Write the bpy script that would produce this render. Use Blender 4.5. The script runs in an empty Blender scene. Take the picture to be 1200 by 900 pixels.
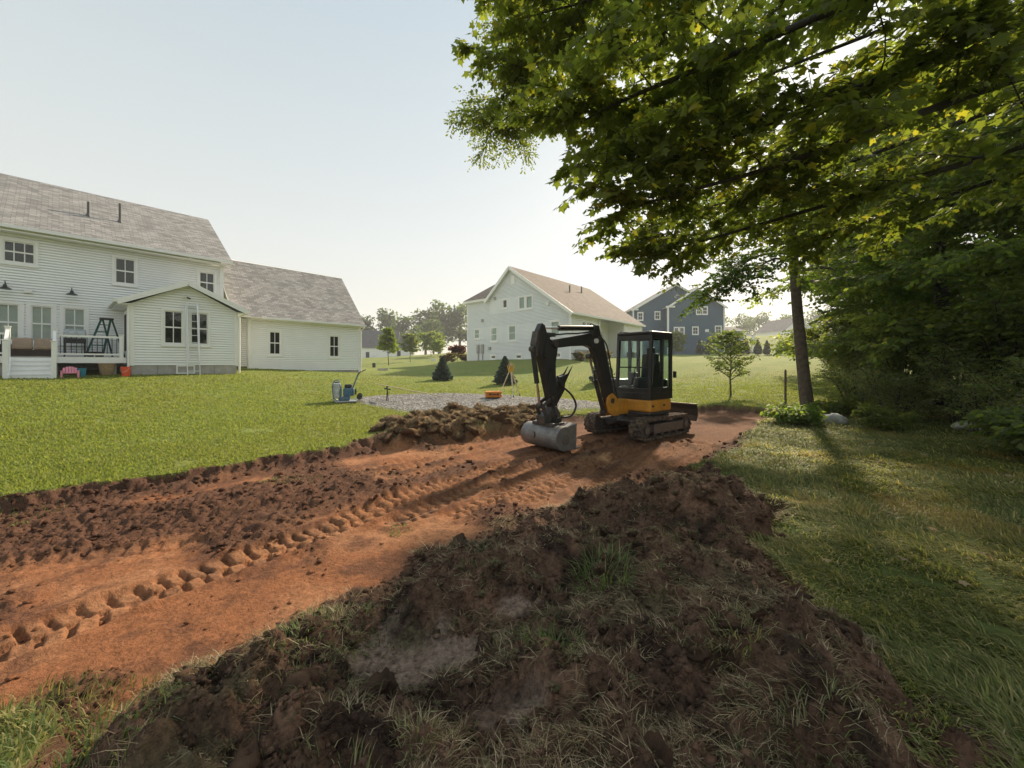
import bpy, bmesh, math, random
import numpy as np
from mathutils import Vector, Matrix
R = math.radians
scene = bpy.context.scene
COL = scene.collection
random.seed(4)

# ---------------------------------------------------------------- camera
EYE = 1.55
cd = bpy.data.cameras.new('camera')
cam = bpy.data.objects.new('camera', cd)
COL.objects.link(cam)
cam.location = (0, 0, EYE)
cam.rotation_euler = (R(90), 0, 0)
cd.sensor_width = 36
cd.lens = 13.8
cd.shift_y = -23 / 1200
cd.clip_start = 0.05
cd.clip_end = 5000
scene.camera = cam

# ---------------------------------------------------------------- sky, sun, exposure
SUN_AZ, SUN_EL = 31.0, 33.0          # azimuth measured from +Y towards +X
w = bpy.data.worlds.new('World')
scene.world = w
w.use_nodes = True
nt = w.node_tree
bgn = nt.nodes['Background']
sky = nt.nodes.new('ShaderNodeTexSky')
sky.sky_type = 'NISHITA'
sky.sun_disc = False
sky.sun_elevation = R(SUN_EL)
sky.sun_rotation = R(SUN_AZ)
sky.altitude = 100
sky.air_density = 1.0
sky.dust_density = 1.5
sky.ozone_density = 1.2
# smoke-hazed air: the clear sky seen through an even pale veil, thicker towards the horizon
geo = nt.nodes.new('ShaderNodeNewGeometry')
sep = nt.nodes.new('ShaderNodeSeparateXYZ'); nt.links.new(geo.outputs['Incoming'], sep.inputs[0])
mre = nt.nodes.new('ShaderNodeMapRange'); mre.inputs['From Min'].default_value = 0; mre.inputs['From Max'].default_value = -.75
nt.links.new(sep.outputs[2], mre.inputs[0])
rmp = nt.nodes.new('ShaderNodeValToRGB')
rmp.color_ramp.elements[0].color = (5.3, 4.85, 4.0, 1)
rmp.color_ramp.elements[1].color = (2.8, 3.4, 3.72, 1)
e = rmp.color_ramp.elements.new(.38); e.color = (4.4, 4.5, 4.2, 1)
nt.links.new(mre.outputs[0], rmp.inputs[0])
vmx = nt.nodes.new('ShaderNodeMix'); vmx.data_type = 'RGBA'; vmx.inputs[0].default_value = .86
nt.links.new(sky.outputs[0], vmx.inputs[6]); nt.links.new(rmp.outputs[0], vmx.inputs[7])
nt.links.new(vmx.outputs[2], bgn.inputs[0])
bgn.inputs[1].default_value = 0.11
sl = bpy.data.lights.new('sun', 'SUN')
sun = bpy.data.objects.new('sun', sl)
COL.objects.link(sun)
sl.energy = 4.3
sl.angle = R(2.2)
sl.color = (1.0, 0.83, 0.62)
sdir = Vector((math.sin(R(SUN_AZ)) * math.cos(R(SUN_EL)), math.cos(R(SUN_AZ)) * math.cos(R(SUN_EL)), math.sin(R(SUN_EL))))
sun.rotation_euler = sdir.to_track_quat('Z', 'Y').to_euler()
sun.location = (20, 20, 30)
scene.view_settings.view_transform = 'Standard'
scene.view_settings.look = 'None'
scene.view_settings.gamma = 1
scene.view_settings.use_curve_mapping = False
scene.view_settings.exposure = 0.8
scene.cycles.max_bounces = 6
scene.cycles.transparent_max_bounces = 12

# ---------------------------------------------------------------- helpers
def tag(o, label=None, cat=None, group=None, kind=None):
    for k, v in (('label', label), ('category', cat), ('group', group), ('kind', kind)):
        if v: o[k] = v
    return o

def empty(name, loc=(0, 0, 0), rz=0, label=None, cat=None, group=None):
    o = bpy.data.objects.new(name, None)
    o.empty_display_size = 0.1
    COL.objects.link(o)
    o.location = loc
    o.rotation_euler = (0, 0, rz)
    return tag(o, label, cat, group)

def copy_tree(o, parent=None):
    c = o.copy()
    COL.objects.link(c)
    c.parent = parent
    for ch in list(o.children):
        copy_tree(ch, c)
    return c

class MB:
    """collects shapes, links them as one mesh object"""
    def __init__(s, M=None):
        s.v, s.f, s.M = [], [], M
    def pts(s, ps):
        b = len(s.v)
        for p in ps:
            p = Vector(p)
            s.v.append(tuple(s.M @ p) if s.M is not None else tuple(p))
        return b
    def box(s, a, b):
        x0, y0, z0 = a; x1, y1, z1 = b
        i = s.pts([(x0,y0,z0),(x1,y0,z0),(x1,y1,z0),(x0,y1,z0),(x0,y0,z1),(x1,y0,z1),(x1,y1,z1),(x0,y1,z1)])
        for q in ((0,3,2,1),(4,5,6,7),(0,1,5,4),(1,2,6,5),(2,3,7,6),(3,0,4,7)):
            s.f.append([i + k for k in q])
        return s
    def bar(s, p, q, w, h, up=(0,0,1)):
        p, q = Vector(p), Vector(q)
        d = (q - p).normalized(); up = Vector(up)
        if abs(d.dot(up)) > .99: up = Vector((1,0,0))
        r = d.cross(up).normalized() * (w / 2); t = r.cross(d).normalized() * (h / 2)
        i = s.pts([p-r-t,p+r-t,p+r+t,p-r+t,q-r-t,q+r-t,q+r+t,q-r+t])
        for k in ((3,2,1,0),(4,5,6,7),(0,1,5,4),(1,2,6,5),(2,3,7,6),(3,0,4,7)):
            s.f.append([i + j for j in k])
        return s
    def tube(s, ps, rs, n=8, caps=True):
        ps = [Vector(p) for p in ps]
        if not hasattr(rs, '__len__'): rs = [rs] * len(ps)
        prev = None; rings = []
        for k, p in enumerate(ps):
            d = (ps[min(k+1, len(ps)-1)] - ps[max(k-1, 0)]).normalized()
            if prev is None:
                a = d.orthogonal().normalized()
            else:
                a = (prev - d * prev.dot(d))
                a = a.normalized() if a.length > 1e-6 else d.orthogonal().normalized()
            prev = a; b = d.cross(a)
            rings.append(s.pts([p + (a * math.cos(2*math.pi*j/n) + b * math.sin(2*math.pi*j/n)) * rs[k] for j in range(n)]))
        for k in range(len(ps)-1):
            for j in range(n):
                s.f.append([rings[k]+j, rings[k]+(j+1)%n, rings[k+1]+(j+1)%n, rings[k+1]+j])
        if caps:
            s.f.append([rings[0]+j for j in range(n)][::-1]); s.f.append([rings[-1]+j for j in range(n)])
        return s
    def prism(s, poly, a, b, axes='xz'):
        """2D outline extruded between a and b along the remaining axis"""
        def P(u, v, w):
            return {'xz': (u, w, v), 'xy': (u, v, w), 'yz': (w, u, v)}[axes]
        n = len(poly)
        i = s.pts([P(u, v, a) for u, v in poly]); j = s.pts([P(u, v, b) for u, v in poly])
        s.f.append([i+k for k in range(n)]); s.f.append([j+k for k in range(n)][::-1])
        for k in range(n):
            s.f.append([i+k, i+(k+1)%n, j+(k+1)%n, j+k])
        return s
    def lathe(s, prof, c=(0,0,0), n=16):
        rings = [s.pts([(c[0]+r*math.cos(2*math.pi*k/n), c[1]+r*math.sin(2*math.pi*k/n), c[2]+z) for k in range(n)]) for r, z in prof]
        for a, b in zip(rings, rings[1:]):
            for k in range(n):
                s.f.append([a+k, a+(k+1)%n, b+(k+1)%n, b+k])
        s.f.append([rings[0]+k for k in range(n)][::-1]); s.f.append([rings[-1]+k for k in range(n)])
        return s
    def quad(s, *ps):
        i = s.pts(ps); s.f.append(list(range(i, i+len(ps)))); return s
    def build(s, name, mat, parent=None, bevel=0, smooth=False, fix=True):
        me = bpy.data.meshes.new(name)
        me.from_pydata(s.v, [], s.f)
        if fix:
            bm = bmesh.new(); bm.from_mesh(me)
            bmesh.ops.recalc_face_normals(bm, faces=bm.faces)
            bm.to_mesh(me); bm.free()
        me.materials.append(mat)
        if smooth:
            me.shade_smooth()
        o = bpy.data.objects.new(name, me)
        COL.objects.link(o)
        o.parent = parent
        if bevel:
            m = o.modifiers.new('bevel', 'BEVEL'); m.width = bevel; m.segments = 2; m.limit_method = 'ANGLE'; m.angle_limit = R(40)
        return o

def np_mesh(name, V, F, mat, parent=None, col=None, smooth=False, extra=None):
    """big mesh from arrays; F is (n,3) or (n,4)"""
    V = np.asarray(V, np.float32); F = np.asarray(F, np.int32)
    me = bpy.data.meshes.new(name)
    k = F.shape[1]
    me.vertices.add(len(V)); me.vertices.foreach_set('co', V.ravel())
    me.loops.add(F.size); me.loops.foreach_set('vertex_index', F.ravel())
    me.polygons.add(len(F)); me.polygons.foreach_set('loop_start', np.arange(0, F.size, k, dtype=np.int32))
    me.update(calc_edges=True)
    if smooth: me.polygons.foreach_set('use_smooth', np.ones(len(F), bool))
    if col is not None:
        a = me.color_attributes.new('col', 'FLOAT_COLOR', 'POINT')
        c = np.ones((len(V), 4), np.float32); c[:, :3] = col
        a.data.foreach_set('color', c.ravel())
    for nm, arr in (extra or {}).items():
        a = me.attributes.new(nm, 'FLOAT', 'POINT'); a.data.foreach_set('value', np.asarray(arr, np.float32))
    me.materials.append(mat)
    o = bpy.data.objects.new(name, me); COL.objects.link(o); o.parent = parent
    return o

# ---- noise
_gr = np.random.default_rng(77).random((256, 256)).astype(np.float32)*(2*math.pi)
_gc, _gs = np.cos(_gr).ravel()*1.5, np.sin(_gr).ravel()*1.5
def noise(x, y, seed=0):
    """gradient noise about -1..1"""
    x = np.asarray(x, float); y = np.asarray(y, float)
    ix = np.floor(x); iy = np.floor(y); fx = (x - ix).astype(np.float32); fy = (y - iy).astype(np.float32)
    u = fx*fx*(3-2*fx); v = fy*fy*(3-2*fy)
    ix = ix.astype(np.int32) + seed*37; iy = iy.astype(np.int32) + seed*91 + (seed*13 >> 3)
    a0 = (ix & 255) << 8; a1 = ((ix+1) & 255) << 8; b0 = iy & 255; b1 = (iy+1) & 255
    def g(i, gx, gy):
        return _gc[i]*gx + _gs[i]*gy
    n0 = g(a0|b0, fx, fy); n1 = g(a1|b0, fx-1, fy); n2 = g(a0|b1, fx, fy-1); n3 = g(a1|b1, fx-1, fy-1)
    n0 += (n1-n0)*u; n2 += (n3-n2)*u
    return n0 + (n2-n0)*v
def fbm(x, y, sc, oct=4, seed=0, gain=.5):
    r = 0; a = 1.
    for k in range(oct):
        r = r + a*noise(x*sc + 17.3*k, y*sc - 9.1*k, seed + k); sc *= 2.03; a *= gain
    return r
def ss(a, b, x):
    t = np.clip((x-a)/(b-a), 0, 1); return t*t*(3-2*t)

# ---- materials
def newmat(name):
    m = bpy.data.materials.new(name); m.use_nodes = True
    t = m.node_tree; b = t.nodes['Principled BSDF']
    return m, t, b, t.nodes, t.links
def val(inp, v): inp.default_value = v
MATS = {}
def mat(name, col, rough=.6, metal=0., var=.12, scale=6., bump=.0, bscale=60., spec=.5, dirt=None, dirt_amt=.5, coat=0):
    if name in MATS: return MATS[name]
    m, t, b, N, L = newmat(name)
    tc = N.new('ShaderNodeTexCoord')
    n1 = N.new('ShaderNodeTexNoise'); val(n1.inputs['Scale'], scale); val(n1.inputs['Detail'], 6)
    L.new(tc.outputs['Object'], n1.inputs['Vector'])
    mr = N.new('ShaderNodeMapRange'); val(mr.inputs['From Min'], .3); val(mr.inputs['From Max'], .7); val(mr.inputs['To Min'], 1-var); val(mr.inputs['To Max'], 1+var)
    L.new(n1.outputs[0], mr.inputs[0])
    mx = N.new('ShaderNodeVectorMath'); mx.operation = 'SCALE'; mx.inputs[0].default_value = col; L.new(mr.outputs[0], mx.inputs['Scale'])
    out = mx.outputs[0]
    if dirt:
        n2 = N.new('ShaderNodeTexNoise'); val(n2.inputs['Scale'], scale*1.7); val(n2.inputs['Detail'], 8); val(n2.inputs['Roughness'], .65)
        L.new(tc.outputs['Object'], n2.inputs['Vector'])
        r2 = N.new('ShaderNodeMapRange'); val(r2.inputs['From Min'], .42); val(r2.inputs['From Max'], .68); val(r2.inputs['To Max'], dirt_amt); L.new(n2.outputs[0], r2.inputs[0])
        mm = N.new('ShaderNodeMix'); mm.data_type = 'RGBA'; L.new(r2.outputs[0], mm.inputs[0]); L.new(out, mm.inputs[6]); mm.inputs[7].default_value = (*dirt, 1)
        out = mm.outputs[2]
        ra = N.new('ShaderNodeMath'); ra.operation = 'MULTIPLY_ADD'; L.new(r2.outputs[0], ra.inputs[0]); val(ra.inputs[1], .5); val(ra.inputs[2], rough); ra.use_clamp = True
        L.new(ra.outputs[0], b.inputs['Roughness'])
    else:
        val(b.inputs['Roughness'], rough)
    L.new(out, b.inputs['Base Color'])
    val(b.inputs['Metallic'], metal); val(b.inputs['Specular IOR Level'], spec); val(b.inputs['Coat Weight'], coat)
    if bump:
        n3 = N.new('ShaderNodeTexNoise'); val(n3.inputs['Scale'], bscale); val(n3.inputs['Detail'], 5); L.new(tc.outputs['Object'], n3.inputs['Vector'])
        bp = N.new('ShaderNodeBump'); val(bp.inputs['Strength'], bump); val(bp.inputs['Distance'], .02); L.new(n3.outputs[0], bp.inputs['Height']); L.new(bp.outputs[0], b.inputs['Normal'])
    MATS[name] = m
    return m

def leaf_mat(name, trans=.45, rough=.55, tint=(1.25, 1.35, .6), spec=.35):
    """colour from the leaf's own attribute, light passes through the blade"""
    m, t, b, N, L = newmat(name)
    at = N.new('ShaderNodeAttribute'); at.attribute_name = 'col'
    L.new(at.outputs['Color'], b.inputs['Base Color']); val(b.inputs['Roughness'], rough); val(b.inputs['Specular IOR Level'], spec)
    tr = N.new('ShaderNodeBsdfTranslucent')
    vm = N.new('ShaderNodeVectorMath'); vm.operation = 'MULTIPLY'; L.new(at.outputs['Color'], vm.inputs[0]); vm.inputs[1].default_value = tint
    L.new(vm.outputs[0], tr.inputs['Color'])
    mx = N.new('ShaderNodeMixShader'); val(mx.inputs[0], trans)
    L.new(b.outputs[0], mx.inputs[1]); L.new(tr.outputs[0], mx.inputs[2]); L.new(mx.outputs[0], N['Material Output'].inputs['Surface'])
    return m

def ground_mat(name, fine, amt, bump, bscale, rough=.95, spec=.2, vor=False):
    """colour from the ground's attribute with fine grain and relief"""
    m, t, b, N, L = newmat(name)
    at = N.new('ShaderNodeAttribute'); at.attribute_name = 'col'
    tc = N.new('ShaderNodeTexCoord')
    if vor:
        n1 = N.new('ShaderNodeTexVoronoi'); val(n1.inputs['Scale'], fine); L.new(tc.outputs['Object'], n1.inputs['Vector'])
        sp = N.new('ShaderNodeSeparateColor'); L.new(n1.outputs['Color'], sp.inputs[0]); o1 = sp.outputs[0]; lo, hi = 0, 1
    else:
        n1 = N.new('ShaderNodeTexNoise'); val(n1.inputs['Scale'], fine); val(n1.inputs['Detail'], 8); val(n1.inputs['Roughness'], .7); L.new(tc.outputs['Object'], n1.inputs['Vector']); o1 = n1.outputs[0]; lo, hi = .3, .7
    mr = N.new('ShaderNodeMapRange'); val(mr.inputs['From Min'], lo); val(mr.inputs['From Max'], hi); val(mr.inputs['To Min'], 1-amt); val(mr.inputs['To Max'], 1+amt); L.new(o1, mr.inputs[0])
    vm = N.new('ShaderNodeVectorMath'); vm.operation = 'SCALE'; L.new(at.outputs['Color'], vm.inputs[0]); L.new(mr.outputs[0], vm.inputs['Scale'])
    L.new(vm.outputs[0], b.inputs['Base Color']); val(b.inputs['Roughness'], rough); val(b.inputs['Specular IOR Level'], spec)
    if vor:
        h = n1.outputs['Distance']
    else:
        n2 = N.new('ShaderNodeTexNoise'); val(n2.inputs['Scale'], bscale); val(n2.inputs['Detail'], 8); val(n2.inputs['Roughness'], .7); L.new(tc.outputs['Object'], n2.inputs['Vector']); h = n2.outputs[0]
    bp = N.new('ShaderNodeBump'); val(bp.inputs['Strength'], bump); val(bp.inputs['Distance'], .045); L.new(h, bp.inputs['Height']); L.new(bp.outputs[0], b.inputs['Normal'])
    return m

def shingle_mat(name, c1, c2, cm, sx=.30, sy=.14):
    """roof shingles: small tabs of uneven tone in courses (u along eave, v up the slope)"""
    m, t, b, N, L = newmat(name)
    uv = N.new('ShaderNodeUVMap')
    br = N.new('ShaderNodeTexBrick'); br.offset = .37; br.squash = 1
    br.inputs['Color1'].default_value = (*c1, 1); br.inputs['Color2'].default_value = (*c2, 1); br.inputs['Mortar'].default_value = (*cm, 1)
    val(br.inputs['Scale'], 1); val(br.inputs['Mortar Size'], .008); val(br.inputs['Brick Width'], sx); val(br.inputs['Row Height'], sy); val(br.inputs['Bias'], 0)
    L.new(uv.outputs[0], br.inputs['Vector'])
    n1 = N.new('ShaderNodeTexNoise'); val(n1.inputs['Scale'], 1.2); val(n1.inputs['Detail'], 9); val(n1.inputs['Roughness'], .75); L.new(uv.outputs[0], n1.inputs['Vector'])
    mr = N.new('ShaderNodeMapRange'); val(mr.inputs['From Min'], .3); val(mr.inputs['From Max'], .7); val(mr.inputs['To Min'], .88); val(mr.inputs['To Max'], 1.12); L.new(n1.outputs[0], mr.inputs[0])
    vm = N.new('ShaderNodeVectorMath'); vm.operation = 'SCALE'; L.new(br.outputs['Color'], vm.inputs[0]); L.new(mr.outputs[0], vm.inputs['Scale'])
    L.new(vm.outputs[0], b.inputs['Base Color']); val(b.inputs['Roughness'], .9); val(b.inputs['Specular IOR Level'], .25)
    bp = N.new('ShaderNodeBump'); val(bp.inputs['Strength'], .6); val(bp.inputs['Distance'], .01); L.new(br.outputs['Fac'], bp.inputs['Height']); bp.invert = True; L.new(bp.outputs[0], b.inputs['Normal'])
    return m

def glass_mat(name, tint=(.9, .95, .93), clear=.9):
    m, t, b, N, L = newmat(name)
    N.remove(b)
    tr = N.new('ShaderNodeBsdfTransparent'); tr.inputs[0].default_value = (*[c*clear for c in tint], 1)
    gl = N.new('ShaderNodeBsdfGlossy'); val(gl.inputs['Roughness'], .03)
    lw = N.new('ShaderNodeLayerWeight'); val(lw.inputs[0], .5)
    pw = N.new('ShaderNodeMath'); pw.operation = 'POWER'; L.new(lw.outputs['Facing'], pw.inputs[0]); val(pw.inputs[1], 4.)
    fr = N.new('ShaderNodeMath'); fr.operation = 'MULTIPLY_ADD'; L.new(pw.outputs[0], fr.inputs[0]); val(fr.inputs[1], .9); val(fr.inputs[2], .05)
    mx = N.new('ShaderNodeMixShader'); L.new(fr.outputs[0], mx.inputs[0]); L.new(tr.outputs[0], mx.inputs[1]); L.new(gl.outputs[0], mx.inputs[2])
    L.new(mx.outputs[0], N['Material Output'].inputs['Surface'])
    return m
# ---------------------------------------------------------------- terrain
CP = np.array([(0,0,0),(-4,0,0),(6,0,.03),(13,2,.3),(-9,1,.1),(-6,4.4,.03),(-11,9,.5),(-16.7,13.7,1.13),(-14.3,16.2,1.12),(-12.8,18.2,1.1),
 (-13.6,21,1.34),(-9.6,25.4,1.03),(-20,10,1.2),(-5.7,13.4,.25),(-8,17,.6),(0,6,0),(0,9,0),(3,9.5,0),(6,8,.02),(4,5,0),(8,6,.05),(9.5,12.3,.14),(5,13,.1),
 (0,13,.12),(-2,16,.3),(4,17,.3),(8.4,15.1,.35),(0,25,.9),(6,24,.9),(4.8,32,1.95),(-4.5,40,1.9),(14,30,1.6),(16,42,2.2),(25,58,3.0),(42,58,3.0),(28,68,3.3),(47,75,5.6),
 (62,90,8.3),(95,95,8.6),(30,110,7.6),(-10,40,1.45),(-15,60,1.9),(-45,118,3.4),(-22,115,4.2),(-11,100,4.9),(0,150,6.5),(-60,165,5),(-32,42,1.4),(-45,20,1.6),
 (15,20,.7),(20,12,.8),(28,25,1.3),(0,-12,0),(-22,-8,.3),(18,-10,.3),(-200,200,5),(200,200,9),(-200,-50,2),(200,-50,3),(0,-150,0),(0,320,9),(-300,400,8),(300,400,12)], float)
def _U(d2):
    return d2*np.log(np.maximum(d2, 1e-12))
def _tps():
    P = CP[:, :2]/50; n = len(P)
    d2 = ((P[:,None]-P[None])**2).sum(-1)
    A = np.zeros((n+3, n+3)); A[:n,:n] = _U(d2) + np.eye(n)*2e-5
    Q = np.c_[np.ones(n), P]; A[:n,n:] = Q; A[n:,:n] = Q.T
    return np.linalg.solve(A, np.r_[CP[:,2], 0, 0, 0])
TW = _tps()
def zbase(x, y):
    x = np.asarray(x, np.float32)/50; y = np.asarray(y, np.float32)/50
    z = TW[-3] + TW[-2]*x + TW[-1]*y
    for (px, py, _), wt in zip(CP, TW):
        z = z + np.float32(wt)*_U((x-np.float32(px/50))**2 + (y-np.float32(py/50))**2)
    far = ss(250, 420, np.hypot(x, y)*50)
    return z*(1-far) + 9*far
def sdist(x, y, poly):
    """signed distance to a closed outline, negative inside"""
    d = np.full(x.shape, 1e9); ins = np.zeros(x.shape, bool)
    for (x0, y0), (x1, y1) in zip(poly, poly[1:]+poly[:1]):
        dx, dy = x1-x0, y1-y0
        t = np.clip(((x-x0)*dx+(y-y0)*dy)/(dx*dx+dy*dy+1e-12), 0, 1)
        d = np.minimum(d, (x-x0-t*dx)**2+(y-y0-t*dy)**2)
        c = ((y0 > y) != (y1 > y)) & (x < (x1-x0)*(y-y0)/((y1-y0) if y1 != y0 else 1e-9)+x0)
        ins ^= c
    d = np.sqrt(d)
    return np.where(ins, -d, d)
def along(x, y, line):
    """coordinates along and across a polyline"""
    best = np.full(x.shape, 1e9); S = np.zeros(x.shape); C = np.full(x.shape, 1e9); acc = 0
    for (x0, y0), (x1, y1) in zip(line, line[1:]):
        dx, dy = x1-x0, y1-y0; l = math.hypot(dx, dy)
        t = np.clip(((x-x0)*dx+(y-y0)*dy)/(l*l), 0, 1)
        d = np.hypot(x-x0-t*dx, y-y0-t*dy); c = ((x-x0)*dy-(y-y0)*dx)/l
        m = d < best
        best = np.where(m, d, best); S = np.where(m, acc+t*l, S); C = np.where(m, np.sign(c)*d, C); acc += l
    return S, C

SOIL = [(-9.5,3.2),(-7.2,4.0),(-5.9,4.5),(-5.2,5.1),(-4.73,5.45),(-4.25,6.3),(-3.4,7.1),(-2.7,8.3),(-1.4,9.1),(.5,10.7),(2.0,11.8),(4.0,12.6),(5.9,12.95),(7.2,13.4),(8.1,12.6),(7.9,11.8),
        (5.56,9.14),(4.3,7.5),(3.3,6.55),(2.7,5.9),(2.9,4.9),(3.0,4.1),(2.1,3.3),(1.97,2.7),(1.88,2.14),(1.88,1.75),(1.6,1.45),(1.5,.2),(-1.2,.2),(-1.5,1.2),(-1.95,1.6),(-2.3,1.75),(-3.6,1.5),(-7,.4),(-12,1.5)]
HEAP = [(2.95,4.75),(3.0,4.05),(2.1,3.3),(1.95,2.7),(1.88,2.14),(1.88,1.75),(1.6,1.45),(1.5,.2),(-1.2,.2),(-1.6,1.2),(-1.9,1.65),(-1.83,2.1),(-1.47,2.5),(-1.04,3.0),(-.82,3.55),(.25,4.3),(1.5,5.0),(2.3,5.35)]
SOD = [(-2.85,7.95),(-3.2,8.8),(-3.0,10.2),(-2.2,11.6),(-1.0,12.2),(.5,12.5),(1.3,12.0),(1.25,11.0),(.9,10.1),(-.2,9.2),(-1.2,8.55),(-2.0,8.0)]
GRAVEL = [(-5.1,13.1),(-3.6,12.0),(-2.4,11.4),(.6,12.3),(2.4,12.6),(3.6,13.4),(3.4,14.2),(1.8,15.6),(-.4,16.3),(-3.0,16.4),(-5.2,15.4),(-5.9,14.2)]
_main = [(-5.2,-.2),(-3.1,2.39),(-2.5,3.33),(-2.03,3.9),(-1.31,5.03),(-.5,6.2),(.7,7.75),(2.2,9.3)]
def _off(o, y0, y1, bend=0.):
    """a pass beside the main one, o metres to its right, between two distances"""
    P = [(x+.78*o+bend*(k-3)*.1, y-.63*o) for k, (x, y) in enumerate(_main)]
    q = [(float(np.interp(y, [p[1] for p in P], [p[0] for p in P])), y) for y in np.linspace(y0, y1, 7)]
    return q
TRACKS = [(_main, .19, 1.0), (_off(.45, 4.3, 9.2), .15, .95), (_off(.86, 4.4, 9.0, .3), .15, .9), (_off(1.3, 4.9, 8.6, -.3), .15, .95), (_off(1.75, 5.2, 8.8), .15, .85), (_off(2.2, 5.4, 8.6, .3), .15, .7),
          (_off(-.75, 5.6, 9.6), .15, .6), (_off(-1.25, 6.0, 10.0, .3), .15, .75), (_off(-1.65, 6.3, 9.6), .14, .5), ([(-7.0,2.6),(-4.4,3.3),(-3.1,3.7)], .14, .4)]
MOUNDS = [(1.75,3.75,.62,.5,.44),(2.25,3.95,.5,.35,.28),(1.1,4.2,.6,.45,.22),(.25,4.15,.75,.34,.13),(-.35,3.85,.4,.25,.07),(1.45,2.3,.55,.75,.30),(1.3,1.5,.5,.6,.30),(.6,2.9,.6,.45,.20),(.55,1.9,.7,.5,.16),
          (-.1,3.1,.35,.28,.12),(-.85,2.6,.5,.3,.14),(-1.2,1.75,.5,.5,.16),(-.5,1.45,.5,.35,.15),(.3,1.3,.6,.4,.2),(-2.9,4.9,.95,.5,.13),(-2.1,5.4,.7,.4,.14),(-4.1,4.55,.8,.35,.07),(-3.6,5.35,.5,.3,.06)]
CLAY = [(-.47,2.2,.36,.22),(-.02,2.62,.17,.09),(.0,1.72,.18,.11)]
def _wob(x, y, a=.16):
    return x + a*fbm(x, y, 1.7, 4, 11, .6), y + a*fbm(x, y, 1.7, 4, 31, .6)
def terrain(x, y):
    x = np.asarray(x, float); y = np.asarray(y, float)
    near = (np.abs(x) < 12.5) & (y < 18) & (y > -3)
    if not near.any() or near.all(): return _terrain(x, y)
    a, ma = _terrain(x[near], y[near]); b, mb = _terrain(x[~near], y[~near], False)
    z = np.empty(x.shape); z[near] = a; z[~near] = b; m = {}
    for k in ma:
        m[k] = np.empty(x.shape); m[k][near] = ma[k]; m[k][~near] = mb[k]
    return z, m
def _terrain(x, y, near=True):
    z = zbase(x, y)
    n = x.shape
    far = np.hypot(x, y)
    if not near:
        o = np.zeros(n); p = o + 9
        z = z + .025*fbm(x, y, .5, 3, 150)*ss(2, 8, far)
        return z, dict(soil=p, heap=p, sod=p, grav=p, S=o, HP=o, SD=o, G=o, lip=o, loose=o, rut=o, tread=o, clay=o, far=far, dk=o)
    wx, wy = _wob(x, y)
    soil = sdist(wx, wy, SOIL)
    heap = sdist(wx, wy, HEAP)
    sod = sdist(wx, wy, SOD)
    grav = sdist(x + .25*noise(x*1.1, y*1.1, 5), y + .25*noise(x*1.1, y*1.1, 6), GRAVEL)
    S = ss(.03, -.10, soil); HP = ss(.12, -.45, heap); SD = ss(.1, -.4, sod)
    z = z - .17*S*(1-SD)
    # rough lip where the turf was cut
    lip = np.exp(-((soil+.02)/.14)**2)*(1-ss(.2, -.1, heap))*ss(16, 11, far)
    z = z + np.exp(-((soil+.10)/.10)**2)*(1-ss(.2, -.1, heap))*ss(16, 11, far)*(.035 + .10*np.abs(fbm(x, y, 3.1, 4, 3)))
    # track ruts with the print of the lugs
    tread = np.zeros(n); dark = np.zeros(n); rut = np.zeros(n)
    for k, (line, hw, amt) in enumerate(TRACKS):
        s, c = along(x + .03*noise(x*2, y*2, 50+k), y + .03*noise(x*2, y*2, 60+k), line)
        inn = ss(hw+.05, hw-.03, np.abs(c)) * amt * S * (1-ss(-.0, -.3, heap)) * (.75+.25*ss(-.5, .2, fbm(x, y, .9, 3, 70+k)))
        ph = s/.145 + np.where(c > 0, .5, 0) + .9*np.abs(c) + .12*noise(x*1.5, y*1.5, 88)
        lug = ss(.12, .19, np.abs((ph % 1)-.5))*ss(.0, .02, np.abs(c)-.004)
        z = z + inn*(-.06 + .058*lug*(.8+.5*noise(x*5, y*5, 89)) + .012*noise(x*14, y*14, 92)*amt)
        berm = np.exp(-((np.abs(c)-hw-.06)/.05)**2)*amt*S
        z = z + berm*.025*(1+noise(x*6, y*6, 80+k))*(1-HP)
        tread = np.maximum(tread, inn*lug); rut = np.maximum(rut, inn)
    # drag marks along the strip
    dxy = (x*.72 + y*.69); crs = (x*.69 - y*.72)
    drag = noise(crs*7, dxy*.8, 90)*.5 + noise(crs*17, dxy*1.6, 91)*.3
    z = z + S*(1-HP)*(1-rut)*.014*drag
    # clods in the worked-up soil
    cl = fbm(x, y, 5.5, 4, 40, .62)
    dk = ss(-.1, .5, fbm(x, y, .55, 3, 44) + .9*np.exp(-(((x+2.6)*.72+(y-5.0)*.3)/1.3)**2-((-(x+2.6)*.5+(y-5.0)*.8)/.7)**2) + .45*np.exp(-((soil+.25)/.22)**2) - .25*ss(0, 3, x)*0)
    loose = dk*S*(1-HP)*(1-rut*.8)
    z = z + loose*(.05*np.abs(cl) + .026*np.abs(fbm(x, y, 14, 3, 45)))
    z = z + S*(1-HP)*.006*fbm(x, y, 9, 4, 46)
    z = z + ss(9, 3, far)*S*.004*fbm(x, y, 40, 3, 47)
    # mounds
    mz = np.zeros(n)
    for mx, my, rx, ry, h in MOUNDS:
        q = ((wx-mx)/rx)**2+((wy-my)/ry)**2
        mz = mz + h*np.exp(-q*1.1)
    clay = np.zeros(n)
    for mx, my, rx, ry in CLAY:
        q = np.sqrt(((x-mx)/rx)**2+((y-my)/ry)**2) + .6*fbm(x, y, 3.1, 5, 120, .6)
        clay = np.maximum(clay, ss(1.05, .8, q))
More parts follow.
